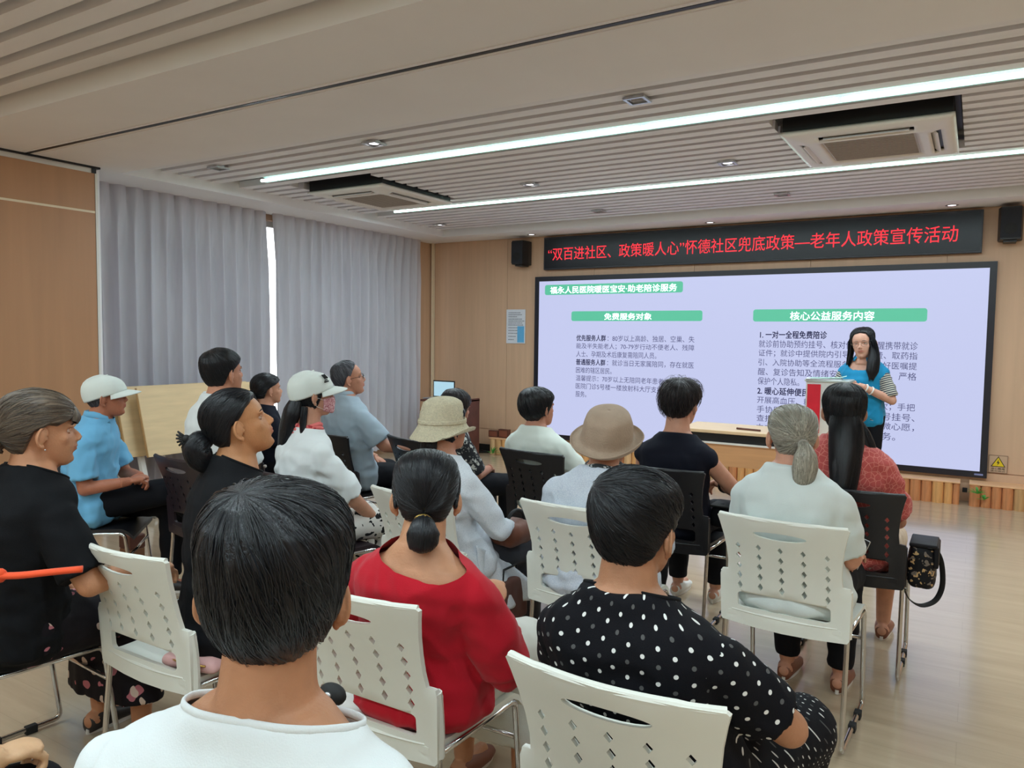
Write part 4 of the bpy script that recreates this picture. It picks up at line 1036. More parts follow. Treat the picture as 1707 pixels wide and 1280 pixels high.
    # ---------------- hair
    def hair(s, m, pole=(0, -.35, 1), thick=.014, line='short', top=.0, messy=0.0, strands=1200, sw=.0016, masses=(), seed=1, nphi=120, nth=80, back=0.0, wave=.0016, lift=.0035, extra=None, front=.163, nape=.035, side=.0, slen=.55, part=None):
        """cap of hair over the skull, combed away from a pole (crown) or towards it, with masses (bun, tail, lengths)"""
        rg = np.random.default_rng(seed); pole = np.array(pole, float); pole /= np.linalg.norm(pole)
        k = np.array([1.0, 0, 0]) if abs(pole[0]) < .8 else np.array([0, 1.0, 0]); e1 = np.cross(pole, k); e1 /= np.linalg.norm(e1); e2 = np.cross(pole, e1)
        def dirs(th, ph): return (np.cos(th)[:, None] * pole + np.sin(th)[:, None] * (np.cos(ph)[:, None] * e1 + np.sin(ph)[:, None] * e2))
        def zline(D_):
            phi = np.degrees(np.abs(np.arctan2(D_[:, 0], D_[:, 1])))    # 0 front, 90 side, 180 back
            if line == 'short': xs, zs = [0, 35, 58, 72, 84, 98, 112, 135, 180], [front, front - .004, front - .022, .128 + side, .100 + side, .108 + side, .072, nape + .01, nape]
            elif line == 'back': xs, zs = [0, 30, 55, 72, 86, 100, 112, 135, 180], [front, front - .002, front - .018, .138, .124, .120, .092, nape + .012, nape]
            elif line == 'bob': xs, zs = [0, 32, 50, 62, 75, 95, 120, 150, 180], [front, front - .010, .120, .06, .045, .035, .02, .01, .01]
            elif line == 'thin': xs, zs = [0, 35, 58, 72, 84, 98, 112, 135, 180], [.196, .190, .165, .130, .112, .112, .080, .05, .045]
            else: xs, zs = [0, 30, 48, 62, 78, 95, 120, 150, 180], [front, front - .008, .14, .09, .05, .03, .015, 0, 0]
            return np.interp(phi, xs, zs)
        def radius(D_, lay=0.0):
            r0 = head_surf(D_); P = HC + D_ * r0[:, None]; zl = zline(D_); t = np.clip((P[:, 2] - zl) / .014 + .5, 0, 1); t = t * t * (3 - 2 * t)
            vol = thick * (0.75 + .4 * np.clip(P[:, 2] / .2, 0, 1)) + top * np.clip((P[:, 2] - .15) / .06, 0, 1) + back * np.clip(-D_[:, 1], 0, 1) * np.clip((P[:, 2] - .02) / .08, 0, 1)
            return r0 + (vol + lay) * t - .010 * (1 - t), t
        TH, PH = np.meshgrid(np.linspace(0.001, math.pi - .001, nth), np.linspace(0, 2 * math.pi, nphi, endpoint=False), indexing='ij'); th = TH.ravel(); ph = PH.ravel()
        D_ = dirs(th, ph); r_, t = radius(D_)
        st = np.stack([np.cos(ph), np.sin(ph), th * .10 + 0 * ph], 1) * np.minimum(1, .3 + th)[:, None]
        lump = vnoise(np.stack([np.cos(ph) * 7, np.sin(ph) * 7, th * 1.6], 1), seed) * wave * 1.3 + vnoise(np.stack([np.cos(ph) * 22, np.sin(ph) * 22, th * 2.2], 1), seed + 5) * wave
        P = HC + D_ * (r_ + lump * t * (1 + 3 * messy) * np.minimum(1, th * 2))[:, None]
        F = [];
        i, j = np.meshgrid(np.arange(nth - 1), np.arange(nphi), indexing='ij'); a = (i * nphi + j).ravel(); b_ = (i * nphi + (j + 1) % nphi).ravel()
        F = [np.stack([a, b_, b_ + nphi, a + nphi], 1)]; VV = [s.hpts(P)]; SS = [st]; n0 = len(P)
        # strands over the cap
        if strands:
            M = strands; g = rg.random(M); th0 = np.arccos(1 - g * 1.75); ph0 = rg.random(M) * 2 * math.pi; ln = rg.uniform(.5, 1.2, M) * slen; ns = 7
            if messy: ln *= 1 + messy
            path = np.zeros((M, ns, 3)); ok = np.zeros((M, ns)); curl = rg.normal(0, .05 + .35 * messy, M)
            lf = rg.uniform(.0, 1, M) ** 2 * lift * (1 + 5 * messy)
            for q in range(ns):
                u = q / (ns - 1); thq = np.minimum(th0 + ln * u, math.pi - .02); phq = ph0 + curl * u * u + .03 * np.sin(6 * u + ph0 * 9)
                dd = dirs(thq, phq); rr, tt = radius(dd); path[:, q] = HC + dd * (rr + .0006 + lf * math.sin(math.pi * min(1, u * .9 + .1)) + lf * messy * 1.5 * u)[:, None]; ok[:, q] = tt
            keep = (ok.min(1) > .55); path = path[keep]; M = len(path); ph0 = ph0[keep]; th0 = th0[keep]
            if M:
                tg = np.gradient(path, axis=1); tg /= np.linalg.norm(tg, axis=2, keepdims=True) + 1e-9; rad = path - HC; rad /= np.linalg.norm(rad, axis=2, keepdims=True)
                sd = np.cross(tg, rad); sd /= np.linalg.norm(sd, axis=2, keepdims=True) + 1e-9
                wv = np.array([.3, .9, 1, 1, .9, .6, .08])[None, :, None] * sw; bend = sd * .5 + rad * rg.normal(0, .35, (M, 1, 1))
                A = path - bend * wv; B_ = path + bend * wv; C_ = path + rad * sw * .35
                Q = np.stack([A, C_, B_], 2).reshape(-1, 3)       # M*ns*3
                idx = (np.arange(M)[:, None] * ns + np.arange(ns - 1)[None]) * 3; idx = idx.ravel() + n0
                F.append(np.concatenate([np.stack([idx, idx + 1, idx + 4, idx + 3], 1), np.stack([idx + 1, idx + 2, idx + 5, idx + 4], 1)]))
                VV.append(s.hpts(Q)); stq = np.stack([np.cos(ph0), np.sin(ph0), th0 * 0], 1) * 1.3 + rg.normal(0, .08, (M, 3)); SS.append(np.repeat(stq, ns * 3, axis=0)); n0 += len(Q)
        # masses: dict(path, r, flat, strands)
        for ms in masses:
            pw = [np.array(p, float) for p in ms['path']]; world = ms.get('world', False)
            PW = np.array(pw) if world else s.hpts(pw); rr = np.array(ms['r']); n = len(PW); up_s = 16
            tt = np.linspace(0, n - 1, (n - 1) * 5 + 1); Pd = np.stack([np.interp(tt, range(n), PW[:, c]) for c in range(3)], 1)
            for _ in range(3): Pd[1:-1] = (Pd[:-2] + Pd[1:-1] * 2 + Pd[2:]) / 4
            rd = np.interp(tt, range(n), rr); fl = ms.get('flat', 1.0); seg = 28
            ring = []; sv = []; prev = np.array(ms['side'], float) if 'side' in ms else s.Hm[:, 0]
            tg = np.gradient(Pd, axis=0); tg /= np.linalg.norm(tg, axis=1, keepdims=True) + 1e-9
            frames = []
            for q in range(len(Pd)):
                u = prev - tg[q] * (prev @ tg[q]); u /= np.linalg.norm(u) + 1e-9; prev = u; v_ = np.cross(tg[q], u); frames.append((u, v_))
                an = np.arange(seg) * 2 * math.pi / seg; nz_ = vnoise(np.stack([np.cos(an) * 5, np.sin(an) * 5, np.full(seg, q * .12)], 1), seed + 9) * .10 + vnoise(np.stack([np.cos(an) * 14, np.sin(an) * 14, np.full(seg, q * .1)], 1), seed + 3) * .05
                rad = rd[q] * (1 + nz_); ring.append(Pd[q] + (u[None] * (np.cos(an) * rad)[:, None] + v_[None] * (np.sin(an) * rad * fl)[:, None])); sv.append(np.stack([np.cos(an), np.sin(an), np.full(seg, q * .02)], 1))
            Rg = np.vstack(ring); i, j = np.meshgrid(np.arange(len(Pd) - 1), np.arange(seg), indexing='ij'); a = (i * seg + j).ravel() + n0; b_ = (i * seg + (j + 1) % seg).ravel() + n0
            F.append(np.stack([a, b_, b_ + seg, a + seg], 1)); VV.append(Rg); SS.append(np.vstack(sv)); n0 += len(Rg)
            M = ms.get('strands', 150)
            if M:
                ns = 9; an = rg.random(M) * 2 * math.pi; a0 = rg.uniform(0, .5, M); a1 = np.minimum(1 + ms.get('fray', 0) * rg.random(M), a0 + rg.uniform(.4, 1.0, M)); out = []
                fr = np.array(frames); L_ = len(Pd) - 1
                for q in range(ns):
                    u = a0 + (a1 - a0) * q / (ns - 1); uc = np.clip(u, 0, 1) * L_; i0 = np.minimum(uc.astype(int), L_ - 1); f_ = (uc - i0)[:, None]
                    c = Pd[i0] * (1 - f_) + Pd[i0 + 1] * f_ + tg[-1] * np.maximum(0, u - 1)[:, None] * .2; rq = (rd[i0] * (1 - f_[:, 0]) + rd[i0 + 1] * f_[:, 0]); uu = fr[i0, 0]; vv = fr[i0, 1]; an2 = an + .15 * np.sin(u * 5 + an * 3)
                    rr_ = (rq * 1.02 + .0015 * rg.random(M))[:, None]; out.append(c + uu * np.cos(an2)[:, None] * rr_ + vv * np.sin(an2)[:, None] * rr_ * fl)
                path = np.stack(out, 1); tgp = np.gradient(path, axis=1); tgp /= np.linalg.norm(tgp, axis=2, keepdims=True) + 1e-9; cc = path.mean(1, keepdims=True) * 0 + PW.mean(0); rad = path - cc; rad /= np.linalg.norm(rad, axis=2, keepdims=True) + 1e-9
                sd = np.cross(tgp, rad); sd /= np.linalg.norm(sd, axis=2, keepdims=True) + 1e-9; wv = np.array([.4, .8, 1, 1, 1, 1, .8, .5, .1])[None, :, None] * sw * 1.2
                Q = np.stack([path - sd * wv, path + rad * sw * .4, path + sd * wv], 2).reshape(-1, 3); idx = ((np.arange(M)[:, None] * ns + np.arange(ns - 1)[None]) * 3).ravel() + n0
                F.append(np.concatenate([np.stack([idx, idx + 1, idx + 4, idx + 3], 1), np.stack([idx + 1, idx + 2, idx + 5, idx + 4], 1)])); VV.append(Q)
                SS.append(np.repeat(np.stack([np.cos(an), np.sin(an), an * 0], 1) * 1.3 + rg.normal(0, .06, (M, 3)), ns * 3, axis=0)); n0 += len(Q)
        return mesh_np('hair', np.vstack(VV), np.vstack(F), m, s.root, {'strand': np.vstack(SS) * .5})

    # ---------------- clothing
    def wrap_attr(s, V, C):
        """u around / v along coordinates for patterns, in metres; C decides per face which limb it belongs to"""
        c = s.bz(.5)
        def torso(Q): L = Q - c; return np.arctan2(L @ s.rt, -(L @ s.fw)) * .16, Q[:, 2]
        u, v = torso(V)
        for sd in 'LR':
            sh = s.shL if sd == 'L' else s.shR; e = s.EL[sd]; ax = e - sh; la = np.linalg.norm(ax); ax /= la
            side = (C - sh) @ (s.rt * (1 if sd == 'R' else -1)); tc = (C - sh) @ ax; sel = (side > .012) & (tc > -.03)
            o1 = np.cross(ax, s.fw); o1 /= np.linalg.norm(o1); o2 = np.cross(ax, o1)
            tt = (V - sh) @ ax; rad = V - sh - tt[:, None] * ax; uu = np.arctan2(rad @ o1, rad @ o2) * .058
            u = np.where(sel, uu, u); v = np.where(sel, sh[2] - tt, v)
        return np.stack([u, v, 0 * u], 1)
    def shirt(s, m, name='shirt', t0=-.12, infl=.012, sleeve=.55, sl_r=1.25, sl_end=None, neck=.0, neck_tilt=35, neck_drop=0.0, vox=.010, fold=.005, skirt=None, hem_flare=0, collar=None, seed=2, sleeveless=False, long=False, puff=0, neck_pt=None, neck_n=None, neck_r=.17, fscale=1.0):
        mb = MB(); secs = []
        for (c, rt, fw, w_, f, b_), tt in zip(s.secs, (-.17, -.10, 0, .14, .32, .5, .66, .78, .86, .92, .97, 1.03)):
            if tt < t0 - .06: continue
            q = infl + (0.01 * (1 - max(0, tt)) + hem_flare * max(0, .3 - tt)); secs.append((c, rt, fw, w_ + q, f + q, b_ + q))
        loft(mb, secs, 28, 2.3)
        up = np.array([0, 0, 1.0])
        cuts = []
        for sd in 'LR':
            sh = s.shL if sd == 'L' else s.shR; e, w_ = s.EL[sd], s.WR[sd]; q = .044 * s.ws + infl
            cone(mb, s.bz(.93), sh, .050 + infl, .043 + infl * .8)
            mb.ball(sh + up * -.004, q * (.97 if not sleeveless else .85))
            if sleeveless: continue
            if long:
                mb.tube([sh, sh * .5 + e * .5, e, e * .5 + w_ * .5, w_ - (w_ - e) * .04], [q, q * .98 + puff, q * .86 + puff, q * .74, .037], 18)
                mb.ball(e, q * .86 + puff)
            else:
                tgt = sh + (e - sh) * min(sleeve, 1.0); mb.tube([sh, sh * .5 + tgt * .5, tgt], [q, q * (1 + sl_r) / 2 + puff, q * sl_r * .96], 18)
                if sleeve > 1: mb.tube([e, e + (w_ - e) * (sleeve - 1)], [q * .92, q * .80 * sl_r], 18); mb.ball(e, q * .92)
        if skirt: skirt(mb)
        V, NN, F = remesh(mb, vox, 4)
        # folds: long soft creases, mostly running down and across
        L = (V - s.hip) @ s.B; fs = fscale
        n1 = vnoise(np.stack([L[:, 0] * 16 * fs + L[:, 2] * 9, L[:, 1] * 16 * fs, L[:, 2] * 7 * fs - L[:, 0] * 6], 1), seed); n2 = vnoise(np.stack([L[:, 0] * 34 * fs, L[:, 1] * 34 * fs, L[:, 2] * 16 * fs + L[:, 0] * 14], 1), seed + 4)
        n3 = vnoise(np.stack([L[:, 0] * 9, L[:, 1] * 9, L[:, 2] * 30 * fs + 6 * np.abs(L[:, 0])], 1), seed + 7)
        amt = np.interp(L[:, 2], [-.1, .1, .35, .5], [1.5, 1.25, .8, .45])
        ridge = (1 - np.abs(n1)) ** 2 - .4
        V = V + NN * (fold * 1.35 * amt * (ridge * .9 + n2 * .35 + n3 * .6))[:, None]
        bm = bmesh.new(); vs = [bm.verts.new(q) for q in V]
        for f in F: bm.faces.new([vs[i] for i in f])
        # neckline: cut by a tilted plane around the neck only
        pn = s.neck + up * (.016 - neck_drop) if neck_pt is None else np.array(neck_pt); nn = (up * math.cos(R(neck_tilt)) + s.shr[:, 1] * math.sin(R(neck_tilt))) if neck_n is None else np.array(neck_n, float); nn = nn / np.linalg.norm(nn)
        sel = [v for v in bm.verts if np.linalg.norm(np.array(v.co) - s.neck) < neck_r]
        sf = set(sel); fs_ = [f for f in bm.faces if all(v in sf for v in f.verts)]; es_ = list({e for f in fs_ for e in f.edges}); vs_ = list({v for f in fs_ for v in f.verts})
        bmesh.ops.bisect_plane(bm, geom=vs_ + es_ + fs_, plane_co=Vector(pn), plane_no=Vector(nn), clear_outer=True, dist=1e-5)
        s.bound = np.array([v.co[:] for v in bm.verts if any(len(e.link_faces) == 1 for e in v.link_edges) and np.linalg.norm(np.array(v.co) - s.neck) < neck_r + .02])
        bm.normal_update(); me = bpy.data.meshes.new(name); bm.to_mesh(me); bm.free()
        Vn = np.empty(len(me.vertices) * 3); me.vertices.foreach_get('co', Vn); Vn = Vn.reshape(-1, 3)
        lv = np.empty(len(me.loops), dtype=np.int32); me.loops.foreach_get('vertex_index', lv); lt = np.empty(len(me.polygons), dtype=np.int32); me.polygons.foreach_get('loop_total', lt); pc = np.empty(len(me.polygons) * 3); me.polygons.foreach_get('center', pc)
        at = me.attributes.new('wrap', 'FLOAT_VECTOR', 'CORNER'); at.data.foreach_set('vector', s.wrap_attr(Vn[lv], np.repeat(pc.reshape(-1, 3), lt, axis=0)).ravel())
        base = np.array([s.root.location.x, s.root.location.y, 0]); me.vertices.foreach_set('co', (Vn - base).ravel()); me.materials.append(m); me.shade_smooth(); me.update()
        o = bpy.data.objects.new(name, me); COL.objects.link(o); o.parent = s.root
        s.neckpl = (pn, nn)
        return o
    def neck_ring(s, m, name='neckband', r_=(.074, .070), th=.007, up_=0.0, fwd=-.004):
        pn, nn = s.neckpl; rt = s.shr[:, 0]; fw = np.cross(nn, rt); fw /= np.linalg.norm(fw); c = s.neck + nn * ((pn - s.neck) @ nn + up_) + fw * fwd
        P = [c + rt * r_[0] * math.cos(a) + fw * r_[1] * math.sin(a) for a in np.linspace(0, 2 * math.pi, 30, endpoint=False)]
        if len(s.bound) > 20:          # follow the real edge of the neckline
            L = s.bound - s.bound.mean(0); an = np.arctan2(L @ fw, L @ rt); rad = np.hypot(L @ fw, L @ rt); hh = L @ nn; g = np.linspace(-math.pi, math.pi, 49)[:-1]; P = []
            for a in g:
                d = np.abs((an - a + math.pi) % (2 * math.pi) - math.pi); w_ = np.exp(-(d / .13) ** 2) + 1e-9; P.append(s.bound.mean(0) + (rt * math.cos(a) + fw * math.sin(a)) * ((w_ * rad).sum() / w_.sum()) + nn * ((w_ * hh).sum() / w_.sum() + up_))
        return mesh_np(name, *MB().tube(P, th, 8, closed=True, flat=1.6).arrays(), m, s.root)
    def collar(s, m, h=.04, r_=.062, spread=.018):
        """turned-down shirt collar"""
        c = s.neck + np.array([0, 0, .012]); rt, fw = s.shr[:, 0], s.shr[:, 1]; V = []; F = []; n = 30
        for k in range(n + 1):
            a = R(-90 + 28) + (R(360 - 56)) * k / n; a = a + R(180)          # open at the front
            d = rt * math.cos(a) + fw * math.sin(a) * 1.0; fr = max(0, d @ fw)
            top = c + d * r_ + np.array([0, 0, h - .020 * fr]) ; bot = c + d * (r_ + spread + .012 * fr) + np.array([0, 0, -.004 - .026 * fr]); inn = c + d * (r_ - .004) + np.array([0, 0, -.012 - .01 * fr])
            V += [inn, top - d * .002, top + d * .003, bot, bot - d * .004]
        for k in range(n):
            for j in range(4): a = k * 5 + j; F.append((a, a + 1, a + 6, a + 5))
        return mesh_np('collar', V, F, m, s.root)
    def trousers(s, m, name='trousers', end=.97, infl=.014, vox=.011, wide=1.0, seed=4, to_knee=False):
        mb = MB(); c, rt, fw, w_, f, b_ = s.secs[2]
        loft(mb, [(c2, r2, f2, w2 + infl, ff + infl, bb + infl) for (c2, r2, f2, w2, ff, bb) in s.secs[0:4]], 24)
        for sd in 'LR':
            h_, k_, a_ = s.HJ[sd], s.KN[sd], s.AN[sd]; e_ = k_ + (a_ - k_) * end
            cone(mb, h_, k_, .082 * s.ws + infl, .058 * s.ws + infl * 1.3, caps=True)
            if not to_knee:
                mb.tube([k_, k_ * .5 + e_ * .5, e_], [.058 * s.ws + infl, (.052 + infl) * wide, (.040 + infl) * wide], 16)
        V, NN, F = remesh(mb, vox, 3); n = vnoise(V * np.array([22, 22, 14]), seed) * .6 + vnoise(V * np.array([9, 9, 26]), seed + 2)
        V = V + NN * (n * .004)[:, None]
        L = (V - s.hip) @ s.B; return mesh_np(name, V, np.asarray(F), m, s.root, {'wrap': np.stack([L[:, 0] + L[:, 2] * .7, L[:, 1] + L[:, 2] * .5, 0 * L[:, 0]], 1)})
    def skirt(s, m, name='skirt', z1=.30, infl=.02, vox=.011, seed=4, flare=1.0):
        mb = MB(); loft(mb, [(c2, r2, f2, w2 + infl, ff + infl, bb + infl) for (c2, r2, f2, w2, ff, bb) in s.secs[0:4]], 24)
        kl, kr = s.KN['L'], s.KN['R']
        for sd in 'LR': cone(mb, s.HJ[sd], s.KN[sd], .088 + infl, .066 + infl)
        hk = (kl + kr) / 2; hh = s.hip
        loft(mb, [(hh + (hk - hh) * t, s.rt, np.array([0, 0, 1.0]), np.linalg.norm(kr - kl) / 2 + .06 + infl, .075, .065) for t in (0, .5, 1)], 16, 3)
        dn = np.array([0, 0, -1.0]); secs = []
        for t in (0, .5, 1):
            c = hk + dn * (hk[2] - z1) * t - s.fw * .02 * t; secs.append((c, s.rt, s.fw, (np.linalg.norm(kr - kl) / 2 + .075) * (1 + .15 * t * flare), .07 * (1 + .2 * t), .08 * (1 + .2 * t)))
        loft(mb, secs, 20, 2.4)
        V, NN, F = remesh(mb, vox, 3); L = (V - s.hip) @ s.B
        n = vnoise(np.stack([L[:, 0] * 22, L[:, 1] * 20, L[:, 2] * 5], 1), seed) + .5 * vnoise(np.stack([L[:, 0] * 40, L[:, 1] * 30, L[:, 2] * 8], 1), seed + 3)
        V = V + NN * (n * .006)[:, None]
        return mesh_np(name, V, np.asarray(F), m, s.root)
    def shoes(s, m, ms=None, sandal=False):
        for sd in 'LR':
            a_ = s.AN[sd]; f = s.fw; rt = s.rt; c = np.array([a_[0], a_[1], 0]) + f * .045
            secs = [(c - f * .10 + np.array([0, 0, .035]), rt, np.array([0, 0, 1.0]), .028, .030, .030), (c - f * .06 + np.array([0, 0, .042]), rt, np.array([0, 0, 1.0]), .036, .040, .036), (c + np.array([0, 0, .036]), rt, np.array([0, 0, 1.0]), .042, .034, .030),
                    (c + f * .07 + np.array([0, 0, .030]), rt, np.array([0, 0, 1.0]), .046, .024, .024), (c + f * .12 + np.array([0, 0, .026]), rt, np.array([0, 0, 1.0]), .034, .016, .018), (c + f * .14 + np.array([0, 0, .024]), rt, np.array([0, 0, 1.0]), .015, .008, .010)]
            mb = MB(); loft(mb, secs, 16, 2.4); sh = mesh_np('shoe', *mb.arrays(), m, s.root)
            pts = []
            for k in range(18):
                t = 2 * math.pi * k / 18; y = math.sin(t) * .125; x = math.cos(t) * (.036 + .009 * math.sin(t)); pts.append((x, y))
            lo = [c + rt * x + f * (y + .018) + np.array([0, 0, .001]) for x, y in pts]; hi = [p + np.array([0, 0, .017]) for p in lo]
            V = lo + hi; F = [tuple(range(18)), tuple(reversed(range(18, 36)))] + [(i, (i + 1) % 18, 18 + (i + 1) % 18, 18 + i) for i in range(18)]
            b0 = np.array([s.root.location.x, s.root.location.y, 0]); mesh_np('sole', V, F, ms or M_WHITE, sh, smooth=False)
    def glasses(s, m):
        hs = s.hs; mb = MB()
        for q in (-1, 1):
            mb.tube([s.hp3((q * (.032 + .021 * math.cos(t)), .1005 - .004 * abs(math.cos(t)) - (.006 if math.cos(t) > 0 else 0), .108 + .016 * math.sin(t))) for t in np.linspace(0, 2 * math.pi, 18, endpoint=False)], .0013 * hs, 6, closed=True)
            mb.tube([s.hp3((q * .053, .092, .111)), s.hp3((q * .074, .05, .113)), s.hp3((q * .081, -.005, .110))], .0012 * hs, 6)
        mb.tube([s.hp3((-.011, .1015, .111)), s.hp3((0, .104, .113)), s.hp3((.011, .1015, .111))], .0013 * hs, 6)
        return mesh_np('glasses', *mb.arrays(), m, s.root)
    def cap(s, m, m2=None, logo=False):
        """baseball cap"""
        nth, nph = 26, 64; V = []; F = []
        for i in range(nth + 1):
            th = R(97) * i / nth
            for k in range(nph):
                ph = 2 * math.pi * k / nph; d = np.array([[math.sin(th) * math.sin(ph), math.sin(th) * math.cos(ph), math.cos(th)]])
                # tilt: lower at the back
                tl = R(14); c_, s_ = math.cos(tl), math.sin(tl); d = np.array([[d[0, 0], d[0, 1] * c_ - d[0, 2] * s_ * -1 * 1, d[0, 1] * s_ * -1 * -1 + d[0, 2] * c_]]); d = d / np.linalg.norm(d)
                r_ = head_surf(d)[0] + .013 + .009 * math.sin(min(1, th) * math.pi / 2) * (1 if i < nth else .6) + .0012 * math.cos(6 * ph)
                V.append(HC + d[0] * r_)
        for i in range(nth):
            for k in range(nph): F.append((i * nph + k, i * nph + (k + 1) % nph, (i + 1) * nph + (k + 1) % nph, (i + 1) * nph + k))
        V = np.array(V)
        o = mesh_np('cap_crown', s.hpts(V), F, m, s.root); md = o.modifiers.new('s', 'SOLIDIFY'); md.thickness = .003; md.offset = -1
        # visor
        nu, nv = 20, 8; W = []; G = []
        edge = V[-nph:]
        for i in range(nu + 1):
            ph = R(-62 + 124 * i / nu); k = (ph / (2 * math.pi) * nph) % nph; k0 = int(k) % nph; fr = k - int(k); e = edge[k0] * (1 - fr) + edge[(k0 + 1) % nph] * fr
            for j in range(nv + 1):
                t = j / nv; Lm = .075 * (1 - (abs(i / nu * 2 - 1)) ** 2.4)
                W.append(e + np.array([0.05 * math.sin(ph) * t * (1 - abs(math.sin(ph))), Lm * t, -.008 * t - .012 * (math.sin(ph) ** 2) * t - .010 * t * t + .004]))
        for i in range(nu):
            for j in range(nv): a = i * (nv + 1) + j; G.append((a, a + nv + 1, a + nv + 2, a + 1))
        b = mesh_np('cap_visor', s.hpts(W), G, m2 or m, s.root); md = b.modifiers.new('s', 'SOLIDIFY'); md.thickness = .004
        bt = mesh_np('cap_button', *MB().ball(s.hpts([V[0] + [0, 0, .001]])[0], .006, 10, 6).arrays(), m, s.root)
        if logo: return V
    def hat(s, m, prof, tilt=(0, 0), band=None, ribs=0, seed=3, sx=1.0, sy=1.14, dz=0.0, dy=-.008, brim_wave=0.0, upturn=None):
        """soft brimmed hat; prof: list of (radius, z) from the crown top to the brim edge"""
        n = 72; T = rotm(0, tilt[0], tilt[1]); V = []; F = []; P = np.array(prof, float); tt = np.linspace(0, len(P) - 1, (len(P) - 1) * 5 + 1)
        rr = np.interp(tt, range(len(P)), P[:, 0]); zz = np.interp(tt, range(len(P)), P[:, 1])
        for _ in range(2): rr[1:-1] = (rr[:-2] + 2 * rr[1:-1] + rr[2:]) / 4; zz[1:-1] = (zz[:-2] + 2 * zz[1:-1] + zz[2:]) / 4
        for i in range(len(tt)):
            for k in range(n):
                ph = 2 * math.pi * k / n; b = max(0, (tt[i] - (len(P) - 3)) / 2); z = zz[i] + b * brim_wave * math.sin(2 * ph + .6)
                if upturn: z += b * upturn[1] * max(0, math.cos(ph - R(upturn[0]))) ** 2
                r_ = rr[i] * (1 + .01 * math.sin(5 * ph + seed)) + (ribs * math.cos(60 * ph) if i % 2 else 0); p = T @ np.array([math.sin(ph) * r_ * sx, math.cos(ph) * r_ * sy, z]); V.append(p + HC * [1, 1, 0] + [0, dy, .12 + dz])
        for i in range(len(tt) - 1):
            for k in range(n): F.append((i * n + k, i * n + (k + 1) % n, (i + 1) * n + (k + 1) % n, (i + 1) * n + k))
        V = np.array(V); V = V + (vnoise(V * 18, seed) * .003)[:, None] * np.array([1, 1, .6])
        o = mesh_np('hat', s.hpts(V), F, m, s.root); md = o.modifiers.new('s', 'SOLIDIFY'); md.thickness = .004; md.offset = -1
        return V, T
# ------------------------------------------------------------------ the cast
H_BLACK = hair_mat('black hair', (7, 8, 11), (24, 26, 32), 0.36)
H_BROWN = hair_mat('soft black brown hair', (16, 13, 15), (44, 36, 38), 0.42)
H_DYED = hair_mat('greying brown hair', (52, 46, 42), (126, 108, 90), 0.42)
H_GREY = hair_mat('grey hair', (116, 112, 102), (188, 182, 166), 0.42)
H_PEPPER = hair_mat('short pepper grey hair', (34, 36, 44), (98, 98, 104), 0.5)
M_BLACKC = cloth('black cloth', (15, 16, 19), 0.85, vary=0.08)
M_NAVY = cloth('navy cloth', (16, 19, 32), 0.8)
M_TEE = cloth('white cotton', (224, 228, 228), 0.85)
M_PANTS = cloth('black trousers cloth', (15, 16, 22), 0.8)
M_SHOE = mat('dark shoe', (40, 34, 32), 0.5); M_SHOEB = mat('brown shoe', (130, 80, 60), 0.5)
def finish(p, trousers=M_PANTS, shoes=M_SHOE, **k):
    p.trousers(trousers, **k); p.shoes(shoes)

# 1 foreground, short black hair, white tee
p = Person(-.80, .61, -14, 'foreground person with short black hair and white T-shirt, back turned, lowest in the picture', (-.80, .70), -40, 2, 3, 1.262, (186, 132, 98), 1.04, .0055, nd=.034, ws=1.05, face=False, sh_w=.212, neck_f=.0, arms=dict(ER=(-.535, .74, .66), WR=(-.78, .94, .80), dR=(-.75, .45, .3), curl=.8))
p.hair(H_BLACK, pole=(-.28, -.30, .91), thick=.018, line='short', strands=5200, sw=.0011, nphi=200, nth=130, top=.020, back=.006, seed=11, lift=.004, nape=.050, wave=.0022, slen=.75)
p.shirt(M_TEE, neck_tilt=16, neck_drop=.006, sleeve=.95, sl_r=1.2, vox=.0075, fold=.006, infl=.014, seed=3); p.neck_ring(M_TEE, th=.0036, up_=.001)
finish(p)

# 2 polka dots
M_DOTS = cloth('black cloth with white dots', (12, 12, 18), 0.85, pattern=dots((226, 226, 222), .062, .0160, .0045))
M_DOTS2 = cloth('black trousers with small dots', (12, 12, 18), 0.85, pattern=dots((200, 200, 196),   .024, .011, .0024))
p = Person(-.545, 1.56, 2, 'woman with short black hair and a black blouse with white polka dots', (-.60, 1.49), 14, 2, 2, 1.21, (180, 128, 96), 1.0, .0055, nd=.018, ws=1.02, ds=1.06, fat=1.08, face=False, sh_w=.168,
           arms=dict(ER=(-.335, 1.56, .75), WR=(-.42, 1.78, .66), eL=(-.24, .03, .68)), legs=dict(kR=(.20, .40, .53)))
p.hair(H_BLACK, pole=(-.42, -.60, .62), thick=.016, line='short', strands=5200, sw=.0010, nphi=190, nth=120, top=.002, seed=12, lift=.0035, nape=.040, slen=.6)
p.shirt(M_DOTS, neck_tilt=18, neck_drop=.0, sleeve=.72, sl_r=1.25, vox=.008, infl=.015, fold=.005, seed=5, t0=-.17, hem_flare=.03); p.neck_ring(M_BLACKC, th=.003)
finish(p, M_DOTS2, infl=.022)

